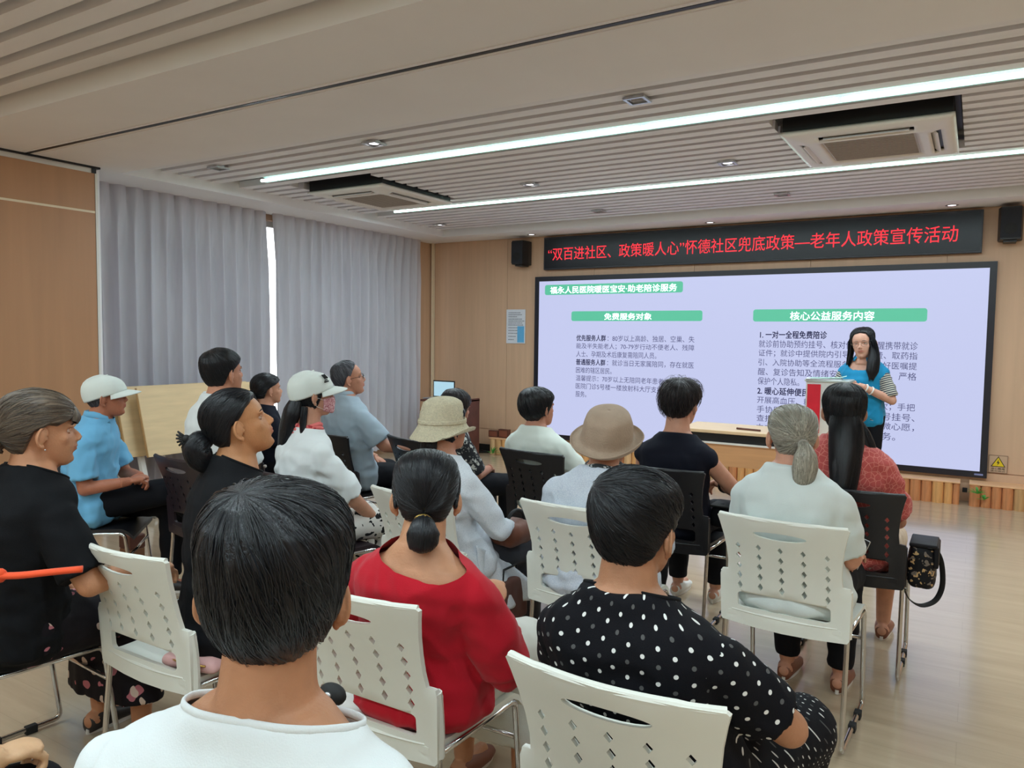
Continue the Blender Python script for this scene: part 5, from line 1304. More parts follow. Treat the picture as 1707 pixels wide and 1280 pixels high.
# 3 red blouse, braided crown and low bun
M_REDC = cloth('crimson blouse cloth', (186, 22, 40), 0.85)
M_LINEN = cloth('pale linen skirt', (206, 206, 198), 0.85)
p = Person(-1.285, 1.66, -4, 'woman in a crimson red blouse with braided black hair gathered in a low bun', (-1.255, 1.62), -34, -4, 0, 1.168, (196, 142, 108), .98, .0055, nd=.012, ws=1.0, face=False, sh_w=.165, neck_f=.01,
           arms=dict(ER=(-1.05, 1.66, .68), WR=(-1.17, 1.85, .71), dR=(-.5, .6, .5), eL=(-.28, .03, .68), curl=.9))
p.hair(H_BLACK, pole=(0, .95, .35), thick=.013, line='back', strands=4200, sw=.0010, nphi=180, nth=120, top=.010, seed=13, lift=.0015, nape=.03, slen=.9, wave=.0012,
       masses=[dict(path=[(0, -.092, .066), (0, -.112, .056), (0, -.122, .034), (0, -.112, .010), (0, -.10, .0)], r=[.016, .030, .040, .038, .012], strands=350)])
for q in (-1, 1):      # rope braid running over the crown to the ears
    pts = []
    for t in np.linspace(0, 1, 34):
        ph = q * (R(8) + R(98) * t); zz = .190 - .095 * t ** 1.2; d = np.array([[math.sin(ph), math.cos(ph) * .55 - .18 * (1 - t), (zz - .125) / .075 * 1.0]]); d /= np.linalg.norm(d); r_ = head_surf(d)[0] + .016; pts.append(HC + d[0] * r_)
    W2 = p.hpts(pts); mb = MB()
    for o in (0, math.pi): mb.tube([W2[i] + p.Hm[:, 1] * .0042 * math.cos(i * 1.5 + o) + p.Hm[:, 2] * .0042 * math.sin(i * 1.5 + o) for i in range(len(W2))], .0062, 7)
    V_, F_ = mb.arrays(); mesh_np('braid', V_, F_, H_BLACK, p.root, {'strand': V_ * np.array([6, 6, 6])})
M_GOLD = mat('gold clip', (206, 166, 90), 0.3, metal=.8)
pc = p.hp3((0, -.112, .072)); mesh_np('hair_clip', *MB().tube([pc + p.Hm[:, 0] * t * .022 + p.Hm[:, 2] * (.006 * (1 - t * t)) for t in np.linspace(-1, 1, 8)], [.003, .006, .007, .007, .007, .006, .004, .002], 8).arrays(), M_GOLD, p.root)
for q in (-1, 1):
    ec = p.hp3((q * .083, .0, .058)); mesh_np('earring', *MB().tube([ec + p.Hm[:, 1] * .007 * math.cos(t) + p.Hm[:, 2] * .007 * math.sin(t) for t in np.linspace(0, 2 * math.pi, 10, endpoint=False)], .0012, 5, closed=True).arrays(), M_SILVER, p.root)
p.shirt(M_REDC, neck_n=np.array([0, 0, .86]) - p.fw * .38 + p.rt * .16, neck_drop=.006, sleeve=1.5, sl_r=1.2, vox=.008, infl=.016, fold=.006, seed=6, t0=-.17, hem_flare=.05, puff=.006, neck_r=.23)
p.skirt(M_LINEN, z1=.22); p.shoes(M_SHOEB)

# 4 black dress, profile, bun with clip
p = Person(-2.075, 1.60, 22, 'woman in black with a low bun, profile raised towards the screen', (-2.085, 1.66), 38, 20, 0, 1.30, (190, 134, 92), 1.0, .0055, ws=.96, sh_w=.160, arms=dict(eR=(.22, .08, .66)))
p.hair(H_BLACK, pole=(0, .80, .60), thick=.012, line='back', strands=4200, sw=.0010, nphi=180, nth=120, seed=14, lift=.0015, slen=.9, wave=.0012, front=.178,
       masses=[dict(path=[(0, -.095, .10), (0, -.125, .10), (.0, -.150, .082), (.0, -.150, .045), (.0, -.132, .012), (0, -.12, -.005)], r=[.02, .040, .044, .040, .026, .01], strands=350)])
mb = MB(); c = p.hp3((0, -.165, .125))
for k in range(7):
    a = R(-60 + 20 * k); mb.tube([c, c - p.Hm[:, 1] * .03 * math.cos(a) + p.Hm[:, 2] * .038 * math.sin(a)], [.008, .003], 6)
mb.ball(c, .014, 10, 7); mesh_np('claw_clip', *mb.arrays(), M_RUBBER, p.root)
p.shirt(M_BLACKC, neck_tilt=26, neck_drop=.008, sleeve=.7, sl_r=1.2, vox=.008, infl=.015, fold=.005, seed=7, t0=-.17); p.neck_ring(M_BLACKC, th=.0028)
p.skirt(M_BLACKC, z1=.25); p.shoes(M_SHOE)
nk = p.neck + np.array([0, 0, -.02]) + p.fw * .085 - p.rt * .0; mesh_np('pendant', *MB().ball(nk + p.fw * .015, .006, 10, 7).arrays(), M_SILVER, p.root)

# 5 left edge, floral skirt
M_FLOR = cloth('black skirt with pink flowers', (24, 20, 26), 0.7, pattern=blotch([(196, 120, 132), (222, 200, 186)], 15, .24))
p = Person(-2.62, 1.20, -6, 'woman in black top with greying brown bun, profile at the left edge', (-2.545, 1.275), 24, 0, 0, 1.292, (200, 142, 106), 1.02, .0055, ws=1.02, fat=1.08, sh_w=.160,
           arms=dict(ER=(-2.33, 1.27, .80), WR=(-2.34, 1.50, .72), dR=(0.1, .9, -.2)))
p.hair(H_DYED, pole=(0, .97, .22), thick=.016, line='back', strands=4200, sw=.0010, nphi=180, nth=120, seed=15, lift=.002, slen=.9, wave=.0016, front=.150, top=.005, back=.010, side=.005,
       masses=[dict(path=[(0, -.095, .09), (0, -.125, .085), (.0, -.14, .06), (.0, -.13, .035)], r=[.02, .036, .036, .014], strands=250),
               dict(path=[(.0, .062, .192), (.02, .082, .180), (.038, .092, .158), (.050, .088, .138)], r=[.012, .022, .022, .010], strands=260, flat=.55), dict(path=[(.0, .062, .192), (-.02, .082, .180), (-.038, .092, .158), (-.050, .088, .138)], r=[.012, .022, .022, .010], strands=200, flat=.55)])
p.shirt(M_BLACKC, neck_tilt=26, neck_drop=.006, sleeve=.85, sl_r=1.3, vox=.008, infl=.018, fold=.006, seed=8, t0=-.12); p.neck_ring(M_BLACKC, th=.0028)
p.skirt(M_FLOR, z1=.18); p.shoes(M_SHOE)
ec = p.hp3((.083, .004, .062)); mesh_np('earring', *MB().ball(ec, .003, 8, 6).arrays(), M_SILVER, p.root)

# 6 old man, white cap, blue shirt
M_BLUE = cloth('sky blue cotton', (112, 176, 214), 0.85)
p = Person(-4.15, 2.33, 50, 'old man in a white cap and short-sleeved sky blue shirt', (-4.095, 2.40), 38, 5, 0, 1.245, (176, 112, 86), .98, .006, ws=.98, neck_f=.015,
           arms=dict(ER=(-3.99, 2.22, .72), WR=(-3.84, 2.36, .70), dR=(-.5, .7, .1), eL=(-.22, .12, .68), WL=(-3.90, 2.50, .70), dL=(.7, .3, 0), curl=.9), legs=dict(kR=(.02, .44, .62), aR=(-.16, .60, .36)))
p.hair(H_PEPPER, pole=(0, 0, 1), thick=.006, line='short', strands=700, sw=.0014, seed=16, nphi=90, nth=60)
p.cap(cloth('white cap cotton', (222, 228, 222), 0.8))
p.shirt(M_BLUE, neck_tilt=10, neck_drop=-.004, sleeve=.8, sl_r=1.3, vox=.009, infl=.016, fold=.008, seed=9, t0=-.17, hem_flare=.10); p.collar(M_BLUE)
finish(p)

# 7 man, white T-shirt
p = Person(-3.45, 2.66, 2, 'man with short black hair and a white T-shirt before the folded tables', (-3.385, 2.615), 6, 8, 0, 1.40, (190, 132, 104), 1.04, .0065, ws=1.05)
p.hair(H_BLACK, pole=(0, -.4, .9), thick=.012, line='short', strands=1800, sw=.0013, seed=17, nphi=130, nth=90, top=.006)
p.shirt(M_TEE, neck_tilt=15, neck_drop=-.004, sleeve=.7, sl_r=1.4, infl=.016, seed=10); p.neck_ring(M_TEE, th=.004); finish(p)

# 8 woman in navy behind
p = Person(-4.39, 3.76, 15, 'woman in navy with dark hair tied back, before the curtain', (-4.38, 3.77), 24, 6, 0, 1.198, (190, 136, 108), .96, .0075, ws=.92, sh_w=.155)
p.hair(H_BLACK, pole=(0, .9, .4), thick=.014, line='back', strands=900, sw=.0018, seed=18, nphi=100, nth=70, back=.012, masses=[dict(path=[(0, -.10, .12), (.01, -.125, .10), (.03, -.12, .05), (.045, -.10, .01)], r=[.018, .026, .02, .008], strands=80)])
p.shirt(M_NAVY, neck_tilt=10, sleeve=.7, sl_r=1.35, vox=.011, seed=11); finish(p)

# 9 masked woman in white cap
M_MASK = cloth('pink patterned mask', (206, 146, 150), 0.7, pattern=blotch([(170, 92, 104), (232, 196, 196)], 60, .35))
M_COW = cloth('white trousers with black blotches', (220, 216, 210), 0.8, pattern=blotch([(20, 20, 22)], 26, .40))
M_SCARF = cloth('coral scarf', (232, 120, 116), 0.8, pattern=blotch([(180, 60, 66)], 30, .3))
p = Person(-2.84, 2.69, 18, 'woman in white cap and pink face mask, long black hair, white T-shirt', (-2.855, 2.735), 33, 6, 0, 1.300, (196, 144, 118), .98, .0062, nd=.05, ws=1.0, sh_w=.165,
           arms=dict(ER=(-2.60, 2.80, .66), WR=(-2.62, 2.98, .52), dR=(0.0, .8, -.5)))
p.hair(H_BLACK, pole=(0, 0, 1), thick=.008, line='long', strands=600, sw=.0015, seed=19, nphi=100, nth=70,
       masses=[dict(path=[(0, -.075, .10), (-.01, -.105, .04), (-.03, -.140, -.05), (-.05, -.165, -.15), (-.06, -.17, -.25)], r=[.05, .072, .066, .048, .012], flat=.6, strands=500, fray=.3),
               dict(path=[(.055, -.055, .06), (.070, -.075, -.01), (.085, -.085, -.09), (.10, -.085, -.16), (.12, -.08, -.20)], r=[.016, .015, .012, .008, .003], strands=120, fray=.5)])
V_ = p.cap(cloth('white cap cotton', (222, 228, 222), 0.8), logo=True)
lg = []
for k in range(3):
    d = [np.array([[math.sin(R(58 + 0 * k)) * .9, math.cos(R(58)) * .9 , .62]])][0]
mb = MB()
def cap_pt(ph, el, lift=.030):
    d = np.array([[math.sin(R(ph)) * math.cos(R(el)), math.cos(R(ph)) * math.cos(R(el)), math.sin(R(el))]]); return p.hpts([HC + d[0] * (head_surf(d)[0] + lift)])[0]
for k in range(3): mb.tube([cap_pt(38 + 6 * k, 33), cap_pt(42 + 6 * k, 45)], .0035, 6)
mb.tube([cap_pt(42, 26), cap_pt(56, 26)], .004, 6); mb.tube([cap_pt(44, 30), cap_pt(54, 30)], .003, 6)
mesh_np('cap_emblem', *mb.arrays(), M_RUBBER, p.root)
# mask over nose and mouth
V_ = []; F_ = []; nu, nv = 18, 10
for i in range(nu + 1):
    for j in range(nv + 1):
        u = i / nu * 2 - 1; v = j / nv; ph = u * R(66); z = .004 + v * .088 * (1 - .28 * abs(u) ** 2) + .022 * abs(u) ** 2; w_, f_, b_ = head_dims(np.array([z])); 
        V_.append((math.sin(ph) * (w_[0] + .007), (math.cos(ph)) * (f_[0] + .010) + .012 * math.exp(-(u * 3.2) ** 2) + .0, z))
for i in range(nu):
    for j in range(nv): a = i * (nv + 1) + j; F_.append((a, a + nv + 1, a + nv + 2, a + 1))
o = mesh_np('face_mask', p.hpts(V_), F_, M_MASK, p.root); md = o.modifiers.new('s', 'SOLIDIFY'); md.thickness = .0025; md.offset = 1
mb = MB()
for q in (-1, 1): mb.tube([p.hp3((q * .066, .040, .085)), p.hp3((q * .078, .010, .100)), p.hp3((q * .084, -.014, .108))], .0012, 5).tube([p.hp3((q * .060, .040, .035)), p.hp3((q * .075, .005, .055)), p.hp3((q * .084, -.018, .080))], .0012, 5)
mesh_np('mask_loop', *mb.arrays(), M_WHITE, p.root)
p.shirt(M_TEE, neck_tilt=8, neck_drop=.004, sleeve=.92, sl_r=1.35, infl=.015, fold=.010, seed=12); finish(p, M_COW)
c = p.neck + np.array([0, 0, .025]); mb = MB()
for k in range(3): mb.tube([c + p.rt * (.070 + .004 * k) * math.cos(a) + p.fw * (.066 + .004 * k) * math.sin(a) + np.array([0, 0, -.016 * k + .006 * math.sin(3 * a + k)]) for a in np.linspace(0, 2 * math.pi, 26, endpoint=False)], .012, 8, closed=True)
mesh_np('scarf', *mb.arrays(), M_SCARF, p.root)

# 10 grey polo man
M_POLO = cloth('grey blue polo cloth', (158, 174, 186), 0.85)
p = Person(-3.60, 3.83, 12, 'man with pepper grey hair, glasses and a grey blue polo shirt', (-3.625, 3.80), 42, 10, 0, 1.315, (186, 130, 104), 1.04, .0065, ws=1.06, sh_w=.178,
           arms=dict(ER=(-3.34, 3.86, .76), WR=(-3.20, 4.03, .72), dR=(.6, .7, -.2), curl=.45))
p.hair(H_PEPPER, pole=(0, -.3, .95), thick=.007, line='thin', strands=1200, sw=.0014, seed=20, nphi=110, nth=80)
p.glasses(M_RUBBER); p.shirt(M_POLO, neck_tilt=8, neck_drop=-.004, sleeve=.8, sl_r=1.4, infl=.018, seed=13, fold=.007); p.collar(M_POLO)
finish(p, M_PANTS)

# 11 cream knitted hat, white cardigan
M_KNIT = mat('cream knitted straw', (206, 196, 168), 0.85, vary=.12, nscale=120, bump=.6, bscale=260)
M_CARD = cloth('white cardigan knit', (212, 216, 222), 0.85, pattern=lace((196, 202, 210), 150))
p = Person(-1.955, 2.70, 12, 'woman in a cream knitted sun hat and long white cardigan', (-1.965, 2.66), 20, 4, 0, 1.215, (196, 140, 112), .98, .0065, ws=.96, sh_w=.163,
           arms=dict(ER=(-1.70, 2.70, .68), WR=(-1.76, 2.90, .62), dR=(-.5, .7, -.2)))
p.hair(H_BLACK, pole=(0, 0, 1), thick=.010, line='long', strands=500, sw=.0016, seed=21, nphi=100, nth=70, masses=[dict(path=[(0, -.085, .08), (0, -.10, .03), (.0, -.10, -.02)], r=[.045, .05, .02], flat=.6, strands=200, fray=.6)])
p.hat(M_KNIT, [(.002, .126), (.050, .120), (.078, .100), (.090, .060), (.096, .022), (.100, .000), (.110, -.016), (.130, -.048), (.134, -.056)], tilt=(-2, 2), ribs=.0012, dz=.0, upturn=(62, .055), seed=4, sy=1.10)
p.hat(M_KNIT, [(.0975, .028), (.1000, .026), (.1010, .018), (.1010, .012)], tilt=(-2, 2), seed=4, sy=1.10).__class__
bpy.data.objects[p.root.children[-1].name].name = 'hat_band'
p.shirt(M_CARD, neck_tilt=12, neck_drop=.006, long=True, infl=.017, seed=14, t0=-.17, hem_flare=.12, fold=.007)
def drape(p, m, z1=.22):
    """open cardigan tail hanging beside the seat"""
    V = []; F = []; nu, nv = 26, 18
    for j in range(nv + 1):
        v = j / nv
        for i in range(nu + 1):
            u = i / nu; y = -.04 + (.20 + .22 * v) * u; V.append(p.loc((.205 + .035 * v + .016 * math.sin(u * 15 + v * 2) * (.3 + v), y, .62 - (.62 - z1) * v - .12 * (1 - v) * u)))
    for j in range(nv):
        for i in range(nu): a = j * (nu + 1) + i; F.append((a, a + 1, a + nu + 2, a + nu + 1))
    o = mesh_np('cardigan_tail', V, F, m, p.root); md = o.modifiers.new('s', 'SOLIDIFY'); md.thickness = .004
drape(p, M_CARD, .32); finish(p, cloth('dark grey trousers', (60, 60, 66), .8))

# 12 floral woman beyond
M_FLO2 = cloth('black and white floral top', (44, 44, 48), 0.8, pattern=blotch([(196, 196, 190), (120, 120, 116)], 34, .36))
p = Person(-2.88, 3.955, 20, 'woman in a black and white floral top half hidden behind the cream hat', (-2.815, 3.93), 22, -8, 0, 1.150, (170, 118, 96), .96, .0075, ws=.95, sh_w=.16)
p.hair(H_BROWN, pole=(0, -.3, .95), thick=.014, line='bob', strands=900, sw=.0018, seed=22, nphi=100, nth=70)
p.shirt(M_FLO2, neck_tilt=10, sleeve=.9, sl_r=1.4, vox=.011, seed=15); finish(p)

# 13 short bob, white shirt
p = Person(-2.155, 3.96, 8, 'woman with a short black bob and plain white shirt in the front row', (-2.195, 3.90), 24, 4, 0, 1.185, (186, 130, 106), .97, .007, ws=1.0, sh_w=.165)
p.hair(H_BLACK, pole=(-.1, -.35, .93), thick=.018, line='short', strands=1400, sw=.0016, seed=23, nphi=120, nth=80, back=.020, nape=.03, side=-.03)
p.shirt(cloth('white shirt cloth', (222, 230, 222), .85), neck_tilt=10, neck_drop=-.004, sleeve=.85, sl_r=1.4, infl=.018, seed=16); finish(p)

# 14 tan hat, lace blouse
M_TAN = mat('tan hat cloth', (172, 150, 130), 0.85, vary=.06, nscale=20, bump=.3, bscale=160)
M_LACE = cloth('white lace blouse', (206, 212, 222), 0.8, pattern=lace((190, 198, 212), 110))
M_ANIMAL = cloth('black and white scarf', (60, 66, 70), 0.8, pattern=blotch([(198, 202, 200)], 40, .33))
p = Person(-1.30, 2.85, -6, 'woman in a tan brimmed hat and white lace blouse', (-1.265, 2.83), 4, -6, 0, 1.195, (186, 132, 104), 1.0, .0065, ws=1.06, fat=1.08, sh_w=.172)
p.hair(H_GREY, pole=(0, 0, 1), thick=.008, line='short', strands=300, sw=.0016, seed=24, nphi=90, nth=60)
p.hat(M_TAN, [(.002, .122), (.055, .118), (.088, .098), (.098, .056), (.102, .010), (.106, -.006), (.120, -.018), (.136, -.020), (.142, -.012)], tilt=(26, 14), dz=.006, upturn=(100, .03), brim_wave=.004, seed=8)
p.shirt(M_LACE, neck_tilt=10, neck_drop=-.004, sleeve=1.3, sl_r=1.4, infl=.020, seed=17, fold=.006, t0=-.17, hem_flare=.08)
c = p.neck + np.array([0, 0, .022]); mb = MB()
for k in range(3): mb.tube([c + p.rt * (.068 + .005 * k) * math.cos(a) + p.fw * (.064 + .005 * k) * math.sin(a) + np.array([0, 0, -.014 * k + .006 * math.sin(3 * a + k)]) for a in np.linspace(0, 2 * math.pi, 26, endpoint=False)], .012, 8, closed=True)
mesh_np('scarf', *mb.arrays(), M_ANIMAL, p.root); finish(p)

# 15 messy hair, sleeveless black
p = Person(-1.33, 3.87, 0, 'woman with messy dark hair and a sleeveless black top, bracelet on her arm', (-1.305, 3.84), 16, 0, 4, 1.272, (200, 146, 120), 1.02, .0065, nd=.04, ws=1.0, sh_w=.172, arms=dict(ER=(-1.09, 3.88, .80), WR=(-1.16, 4.08, .72)))
p.hair(H_BROWN, pole=(.1, -.35, .93), thick=.020, line='short', strands=2600, sw=.0013, seed=25, nphi=140, nth=90, messy=.35, back=.008, lift=.006, nape=.045)
p.shirt(M_NAVY, neck_tilt=10, neck_drop=.0, sleeveless=True, infl=.015, seed=18); finish(p)
c = p.EL['R'] * .45 + p.WR['R'] * .55; ax = (p.WR['R'] - p.EL['R']) / np.linalg.norm(p.WR['R'] - p.EL['R']); o1 = np.cross(ax, [0, 0, 1]); o1 /= np.linalg.norm(o1); o2 = np.cross(ax, o1); mb = MB()
for k in range(2): mb.tube([c + ax * .012 * k + (o1 * math.cos(a) + o2 * math.sin(a)) * .036 for a in np.linspace(0, 2 * math.pi, 20, endpoint=False)], .004, 6, closed=True)
mesh_np('bracelet', *mb.arrays(), M_RUBBER, p.root)
for sh in [o for o in p.root.children if o.name.startswith('shoe')]: sh.data.materials[0] = M_WHITE

# 16 grey ponytail
p = Person(-.565, 3.07, 2, 'woman with a grey ponytail and a plain white T-shirt', (-.585, 3.02), -22, 2, 0, 1.238, (206, 150, 124), .98, .006, ws=1.0, fat=1.04, sh_w=.168, face=False, arms=dict(ER=(-.375, 3.07, .71), WR=(-.40, 3.28, .60), dR=(.1, .9, .35)))
p.hair(H_GREY, pole=(.10, -.86, -.05), thick=.015, line='back', strands=3600, sw=.0012, seed=26, nphi=160, nth=110, lift=.002, slen=.9, nape=.028, wave=.0015, back=.004,
       masses=[dict(path=[(.02, -.098, .100), (.022, -.128, .098), (.024, -.142, .066), (.026, -.136, .018), (.024, -.126, -.032), (.020, -.122, -.080)], r=[.014, .020, .038, .044, .036, .008], strands=700, flat=.8, fray=.18)])
pc = p.hp3((.02, -.116, .100)); mesh_np('hair_tie', *MB().tube([pc + p.Hm[:, 0] * .017 * math.cos(a) + p.Hm[:, 2] * .017 * math.sin(a) for a in np.linspace(0, 2 * math.pi, 14, endpoint=False)], .005, 7, closed=True).arrays(), mat('grey elastic', (150, 146, 136), .8), p.root)
p.shirt(cloth('grey white T-shirt', (214, 222, 220), .85), neck_tilt=12, neck_drop=-.006, sleeve=.85, sl_r=1.12, infl=.016, seed=19, fold=.005, t0=-.17, hem_flare=.05); finish(p, shoes=M_SHOEB)

# 17 long dark hair, coral blouse
M_CORAL = cloth('coral pleated blouse', (190, 86, 82), 0.7, pattern=lace((214, 128, 118), 40, .05))
p = Person(-.455, 3.82, 0, 'woman with long dark hair and a coral red puckered blouse', (-.510, 3.79), -14, 0, 0, 1.285, (200, 146, 120), 1.0, .0065, ws=.98, sh_w=.162, face=False, arms=dict(eR=(.185, .06, .66), eL=(-.185, .06, .66)))
p.hair(H_BLACK, pole=(0, -.15, .98), thick=.018, line='long', strands=2600, sw=.0014, seed=27, nphi=150, nth=100, back=.010, slen=.9,
       masses=[dict(path=[(0, -.075, .11), (0, -.105, .05), (.0, -.135, -.03), (-.005, -.165, -.12), (-.01, -.19, -.22), (-.01, -.19, -.30)], r=[.062, .070, .070, .064, .052, .014], flat=.5, strands=900, fray=.15),
               dict(path=[(.045, -.06, .08), (.070, -.07, .02), (.096, -.08, -.05), (.105, -.085, -.11), (.08, -.09, -.17)], r=[.022, .034, .036, .026, .006], flat=.7, strands=200, fray=.3)])
p.shirt(M_CORAL, neck_tilt=10, sleeve=.85, sl_r=1.2, infl=.016, seed=20, fold=.009, t0=-.17, puff=.006); p.skirt(cloth('beige skirt', (200, 178, 154), .8), z1=.28); p.shoes(M_SHOEB)

# 18 presenter
M_VEST = cloth('blue volunteer vest', (22, 138, 186), 0.6)
M_STRIPE = cloth('striped tee', (58, 60, 78), 0.85, pattern=stripes((198, 196, 180), .017, .5))
p = Person(-.79, 6.90, 192, 'presenter standing behind the desk, blue vest over striped T-shirt, long black hair', (-.80, 6.86), 186, -4, 6, 1.600, (206, 156, 134), 1.08, .0055, ws=.93, stand=True, sh_w=.160,
           arms=dict(eL=(-.235, .02, 1.02), wL=(-.055, .205, 1.135), dL=(1.0, .15, .25), eR=(.235, .03, 1.03), wR=(.075, .215, 1.16), dR=(-1.0, .12, .1), curl=.75, free=True))
p.hair(H_BLACK, pole=(.0, .12, .99), thick=.010, line='long', strands=1500, sw=.0016, seed=28, nphi=130, nth=90, front=.192, slen=.8,
       masses=[dict(path=[(-.045, .020, .190), (-.078, .045, .13), (-.086, .045, .06), (-.084, .075, -.02), (-.072, .095, -.10), (-.060, .10, -.16)], r=[.018, .026, .034, .046, .046, .016], flat=.6, strands=350, fray=.1),
               dict(path=[(.045, .015, .190), (.080, .02, .13), (.086, .01, .06), (.10, .02, -.01), (.125, .035, -.08)], r=[.016, .022, .024, .022, .006], flat=.6, strands=200, fray=.3),
               dict(path=[(0, -.07, .12), (0, -.10, .04), (0, -.115, -.06), (0, -.12, -.18)], r=[.07, .080, .075, .05], flat=.45, strands=200)])
p.glasses(mat('thin gold glasses', (150, 130, 110), .3, metal=.6))
p.shirt(M_STRIPE, name='t_shirt', neck_tilt=40, neck_drop=.030, sleeve=.86, sl_r=1.2, infl=.011, seed=21, vox=.008)
p.shirt(M_VEST, name='vest', neck_tilt=44, neck_drop=.018, sleeveless=True, infl=.019, seed=22, vox=.008, t0=-.17, neck_r=.14); p.collar(M_VEST, h=.030, r_=.066, spread=.022)
finish(p)
for (t_, m_) in ((.86, M_WHITE), (.68, M_WHITE)):
    c = p.EL['L'] * (1 - t_) + p.WR['L'] * t_; ax = (p.WR['L'] - p.EL['L']) / np.linalg.norm(p.WR['L'] - p.EL['L']); o1 = np.cross(ax, [0, 0, 1]); o1 /= np.linalg.norm(o1); o2 = np.cross(ax, o1)
    mesh_np('bracelet' if t_ < .8 else 'watch', *MB().tube([c + (o1 * math.cos(a) + o2 * math.sin(a)) * .031 for a in np.linspace(0, 2 * math.pi, 18, endpoint=False)], .006, 6, closed=True).arrays(), m_, p.root)

# 19 neighbour whose fist enters at the lower left corner
p = Person(-1.86, .34, 0, 'neighbour mostly outside the frame, freckled hand showing in the bottom left corner', (-1.86, .36), 0, 0, 0, 1.25, (206, 164, 126), 1.0, .0065, face=False,
           arms=dict(ER=(-1.70, .50, .62), WR=(-1.60, .74, .655), dR=(-.1, .9, -.05), curl=1.0), legs=dict(kR=(.22, .44, .53)))
p.hair(H_GREY, pole=(0, 0, 1), thick=.010, strands=0, nphi=60, nth=40); p.shirt(M_TEE, sleeve=.8, vox=.012); finish(p)
# ------------------------------------------------------------------ bags, bottle and other small things
def bagmesh(hx, hy, hz, seed=1, sag=.12):
    V, NN, F = remesh(MB().box(-hx, hx, -hy, hy, 0, 2 * hz, min(hx, hy) * .6), .009, 4); t = V[:, 2] / (2 * hz)
    V[:, 0] *= 1 + sag * (.5 - t); V[:, 1] *= 1 + sag * 1.5 * (.5 - t); V = V + NN * (vnoise(V * np.array([30, 30, 16]), seed) * .004)[:, None]
    return V, np.asarray(F)
def local_mesh(name, V, F, m, t, smooth=True):
    base = np.array(parent_world(t)); return mesh_np(name, np.asarray(V) + base, F, m, t, smooth=smooth)
M_FBAG = cloth('black bag with gold flowers', (22, 22, 26), 0.5, pattern=blotch([(206, 170, 120), (120, 110, 100)], 34, .30))
t = empty('shoulder_bag', (-.165, 3.82, .415), label='black shoulder bag with gold flowers hanging off the right end chair', cat='bag')
V, F = bagmesh(.055, .10, .10, 3); local_mesh('body', V, F, M_FBAG, t)
local_mesh('flap', *MB().box(.045, .066, -.09, .09, .10, .195, .006).box(-.05, .06, -.095, .095, .185, .203, .006).arrays(), cloth('bag flap black', (26, 24, 28), .5), t)
st = [(.03, -.10, .19), (.055, -.02, .17), (.075, .05, .10), (.085, .06, -.01), (.06, .05, -.085), (.0, -.02, -.10), (-.05, -.09, -.05), (-.075, -.13, .05)]
st = np.array(st); tt = np.linspace(0, len(st) - 1, 40); sp = np.stack([np.interp(tt, range(len(st)), st[:, c]) for c in range(3)], 1)
for _ in range(6): sp[1:-1] = (sp[:-2] + 2 * sp[1:-1] + sp[2:]) / 4
local_mesh('strap', *MB().tube(sp, .012, 8, flat=.2).arrays(), M_RUBBER, t)

M_ORANGE = cloth('orange red cloth', (236, 84, 44), .7)
sp = np.array([(-2.50, .83, .875), (-2.40, .87, .862), (-2.31, .92, .862), (-2.245, .97, .835), (-2.19, 1.02, .828), (-2.14, 1.08, .832), (-2.09, 1.15, .832)])
sp[:, 0] -= .03; sp[:, 1] += .02; tt = np.linspace(0, 6, 30); q = np.stack([np.interp(tt, range(7), sp[:, c]) for c in range(3)], 1)
for _ in range(5): q[1:-1] = (q[:-2] + 2 * q[1:-1] + q[2:]) / 4
tag(MB().tube(q, .016, 10, flat=.55).ball(q[17], (.016, .018, .02), 10, 7).build('sash', M_ORANGE, None, True), 'orange red knotted sash across the back of the woman at the left edge', 'sash')
tag(MB().box(-1.45, -1.24, 2.70, 2.76, .462, .535, .018).build('cushion', M_ORANGE, None, True), 'orange cushion seen through the slot of the white chair under the tan hat woman', 'cushion')
t = empty('purse', (-2.03, 1.455, .462), rz=R(12), label='dusty pink purse lying on the white chair seat at left', cat='bag')
V, F = bagmesh(.11, .035, .022, 5); V = V @ np.array(Matrix.Rotation(R(12), 3, 'Z')).T; t.rotation_euler = (0, 0, 0); local_mesh('body', V, F, cloth('dusty pink leather', (206, 160, 156), .6), t)
local_mesh('zip', *MB().tube([(-.08, -.034, .030), (0, -.046, .031), (.08, -.018, .030)], .003, 6).arrays(), M_GOLD, t)
M_LEATHER = cloth('brown leather', (112, 66, 48), .45)
t = empty('handbag', (-1.735, 2.86, .575), label='brown leather handbag on the lap of the cream hat woman', cat='bag')
V, F = bagmesh(.075, .10, .055, 7); local_mesh('body', V, F, M_LEATHER, t)
local_mesh('handle', *MB().tube([(.02, .07 * math.cos(a), .10 + .055 * math.sin(a)) for a in np.linspace(0, math.pi, 12)], .008, 8).arrays(), M_RUBBER, t)
local_mesh('key_ring', *MB().tube([(.07 + .0, .05 + .022 * math.cos(a), .05 + .022 * math.sin(a)) for a in np.linspace(0, 2 * math.pi, 14, endpoint=False)], .0035, 6, closed=True).arrays(), M_WHITE, t)
t = empty('tote_bag', (-1.705, 2.80, .24), label='flat dark brown tote hanging below the seat of the cream hat woman', cat='bag')
V, F = bagmesh(.022, .12, .10, 9); local_mesh('body', V, F, cloth('dark brown canvas', (92, 56, 46), .8), t)
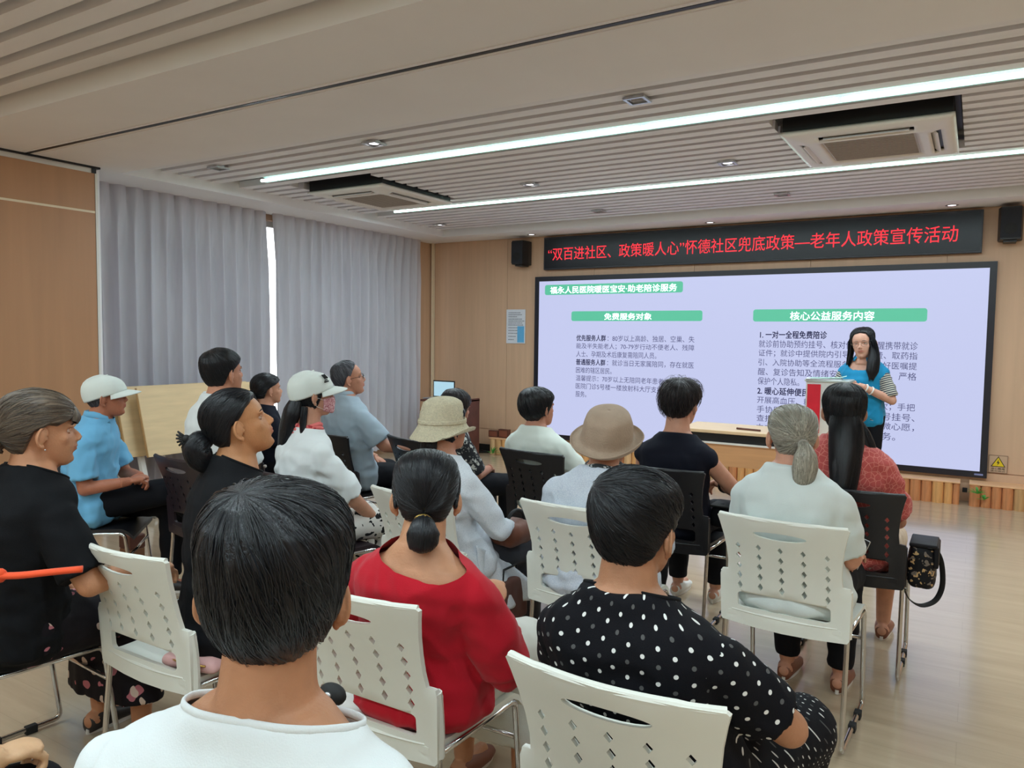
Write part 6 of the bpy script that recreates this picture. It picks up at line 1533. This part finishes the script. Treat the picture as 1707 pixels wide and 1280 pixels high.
local_mesh('handle', *MB().tube([(0, -.06, .19), (0, -.05, .25), (0, .05, .25), (0, .06, .19)], .005, 6).arrays(), M_RUBBER, t)
t = empty('handbag', (-1.085, 3.93, .525), label='black leather bag beside the woman with messy hair', cat='bag')
V, F = bagmesh(.06, .09, .06, 11); local_mesh('body', V, F, M_BLACKC, t); local_mesh('flap', *MB().box(-.055, .06, -.088, .088, .112, .122, .004).arrays(), M_RUBBER, t)
t = empty('water_bottle', (-1.49, 2.585, 0), label='steel bottle with a red cap standing on the floor between the white chairs', cat='bottle')
local_mesh('body', *MB().lathe([(.030, 0), (.034, .004), (.034, .17), (.030, .19), (.024, .20)]).arrays(), M_SILVER, t)
local_mesh('cap', *MB().lathe([(.026, .197), (.029, .20), (.029, .25), (.026, .256), (.004, .257)]).arrays(), mat('red bottle cap', (186, 30, 38), .4), t)
t = empty('tote_box', (-4.60, 2.86, 0), label='small brown box bag with dark top, on the floor near the white-capped man', cat='bag')
local_mesh('body', *MB().box(-.06, .06, -.05, .05, 0, .11, .006).arrays(), mat('brown card', (122, 84, 56), .6), t, False)
local_mesh('top', *MB().box(-.063, .063, -.053, .053, .11, .20, .008).arrays(), M_BROWN, t, False)
t = empty('phone', (-.395, 3.36, .625), label='black smartphone with a pale rim held by the grey ponytail woman', cat='phone')
P_ = np.array(Matrix.Rotation(R(20), 3, 'Y') @ Matrix.Rotation(R(-25), 3, 'X'))
for nm, a, m_ in (('bumper', (-.039, .039, -.004, .004, -.078, .078, .003), M_SILVER), ('display', (-.036, .036, -.0052, .0046, -.074, .074), M_RUBBER)):
    v, f = MB().box(*a).arrays(); local_mesh(nm, v @ P_.T, f, m_, t, False)
t = empty('phone', (-.975, .985, .845), label='black rounded handset held up by the foreground person', cat='phone')
v, f = MB().ball((0, 0, 0), (.030, .018, .020), 16, 10).arrays(); local_mesh('shell', v, f, M_RUBBER, t)
local_mesh('lens', *MB().ball((.004, -.016, .006), (.008, .005, .005), 10, 6).arrays(), M_SILVER, t)
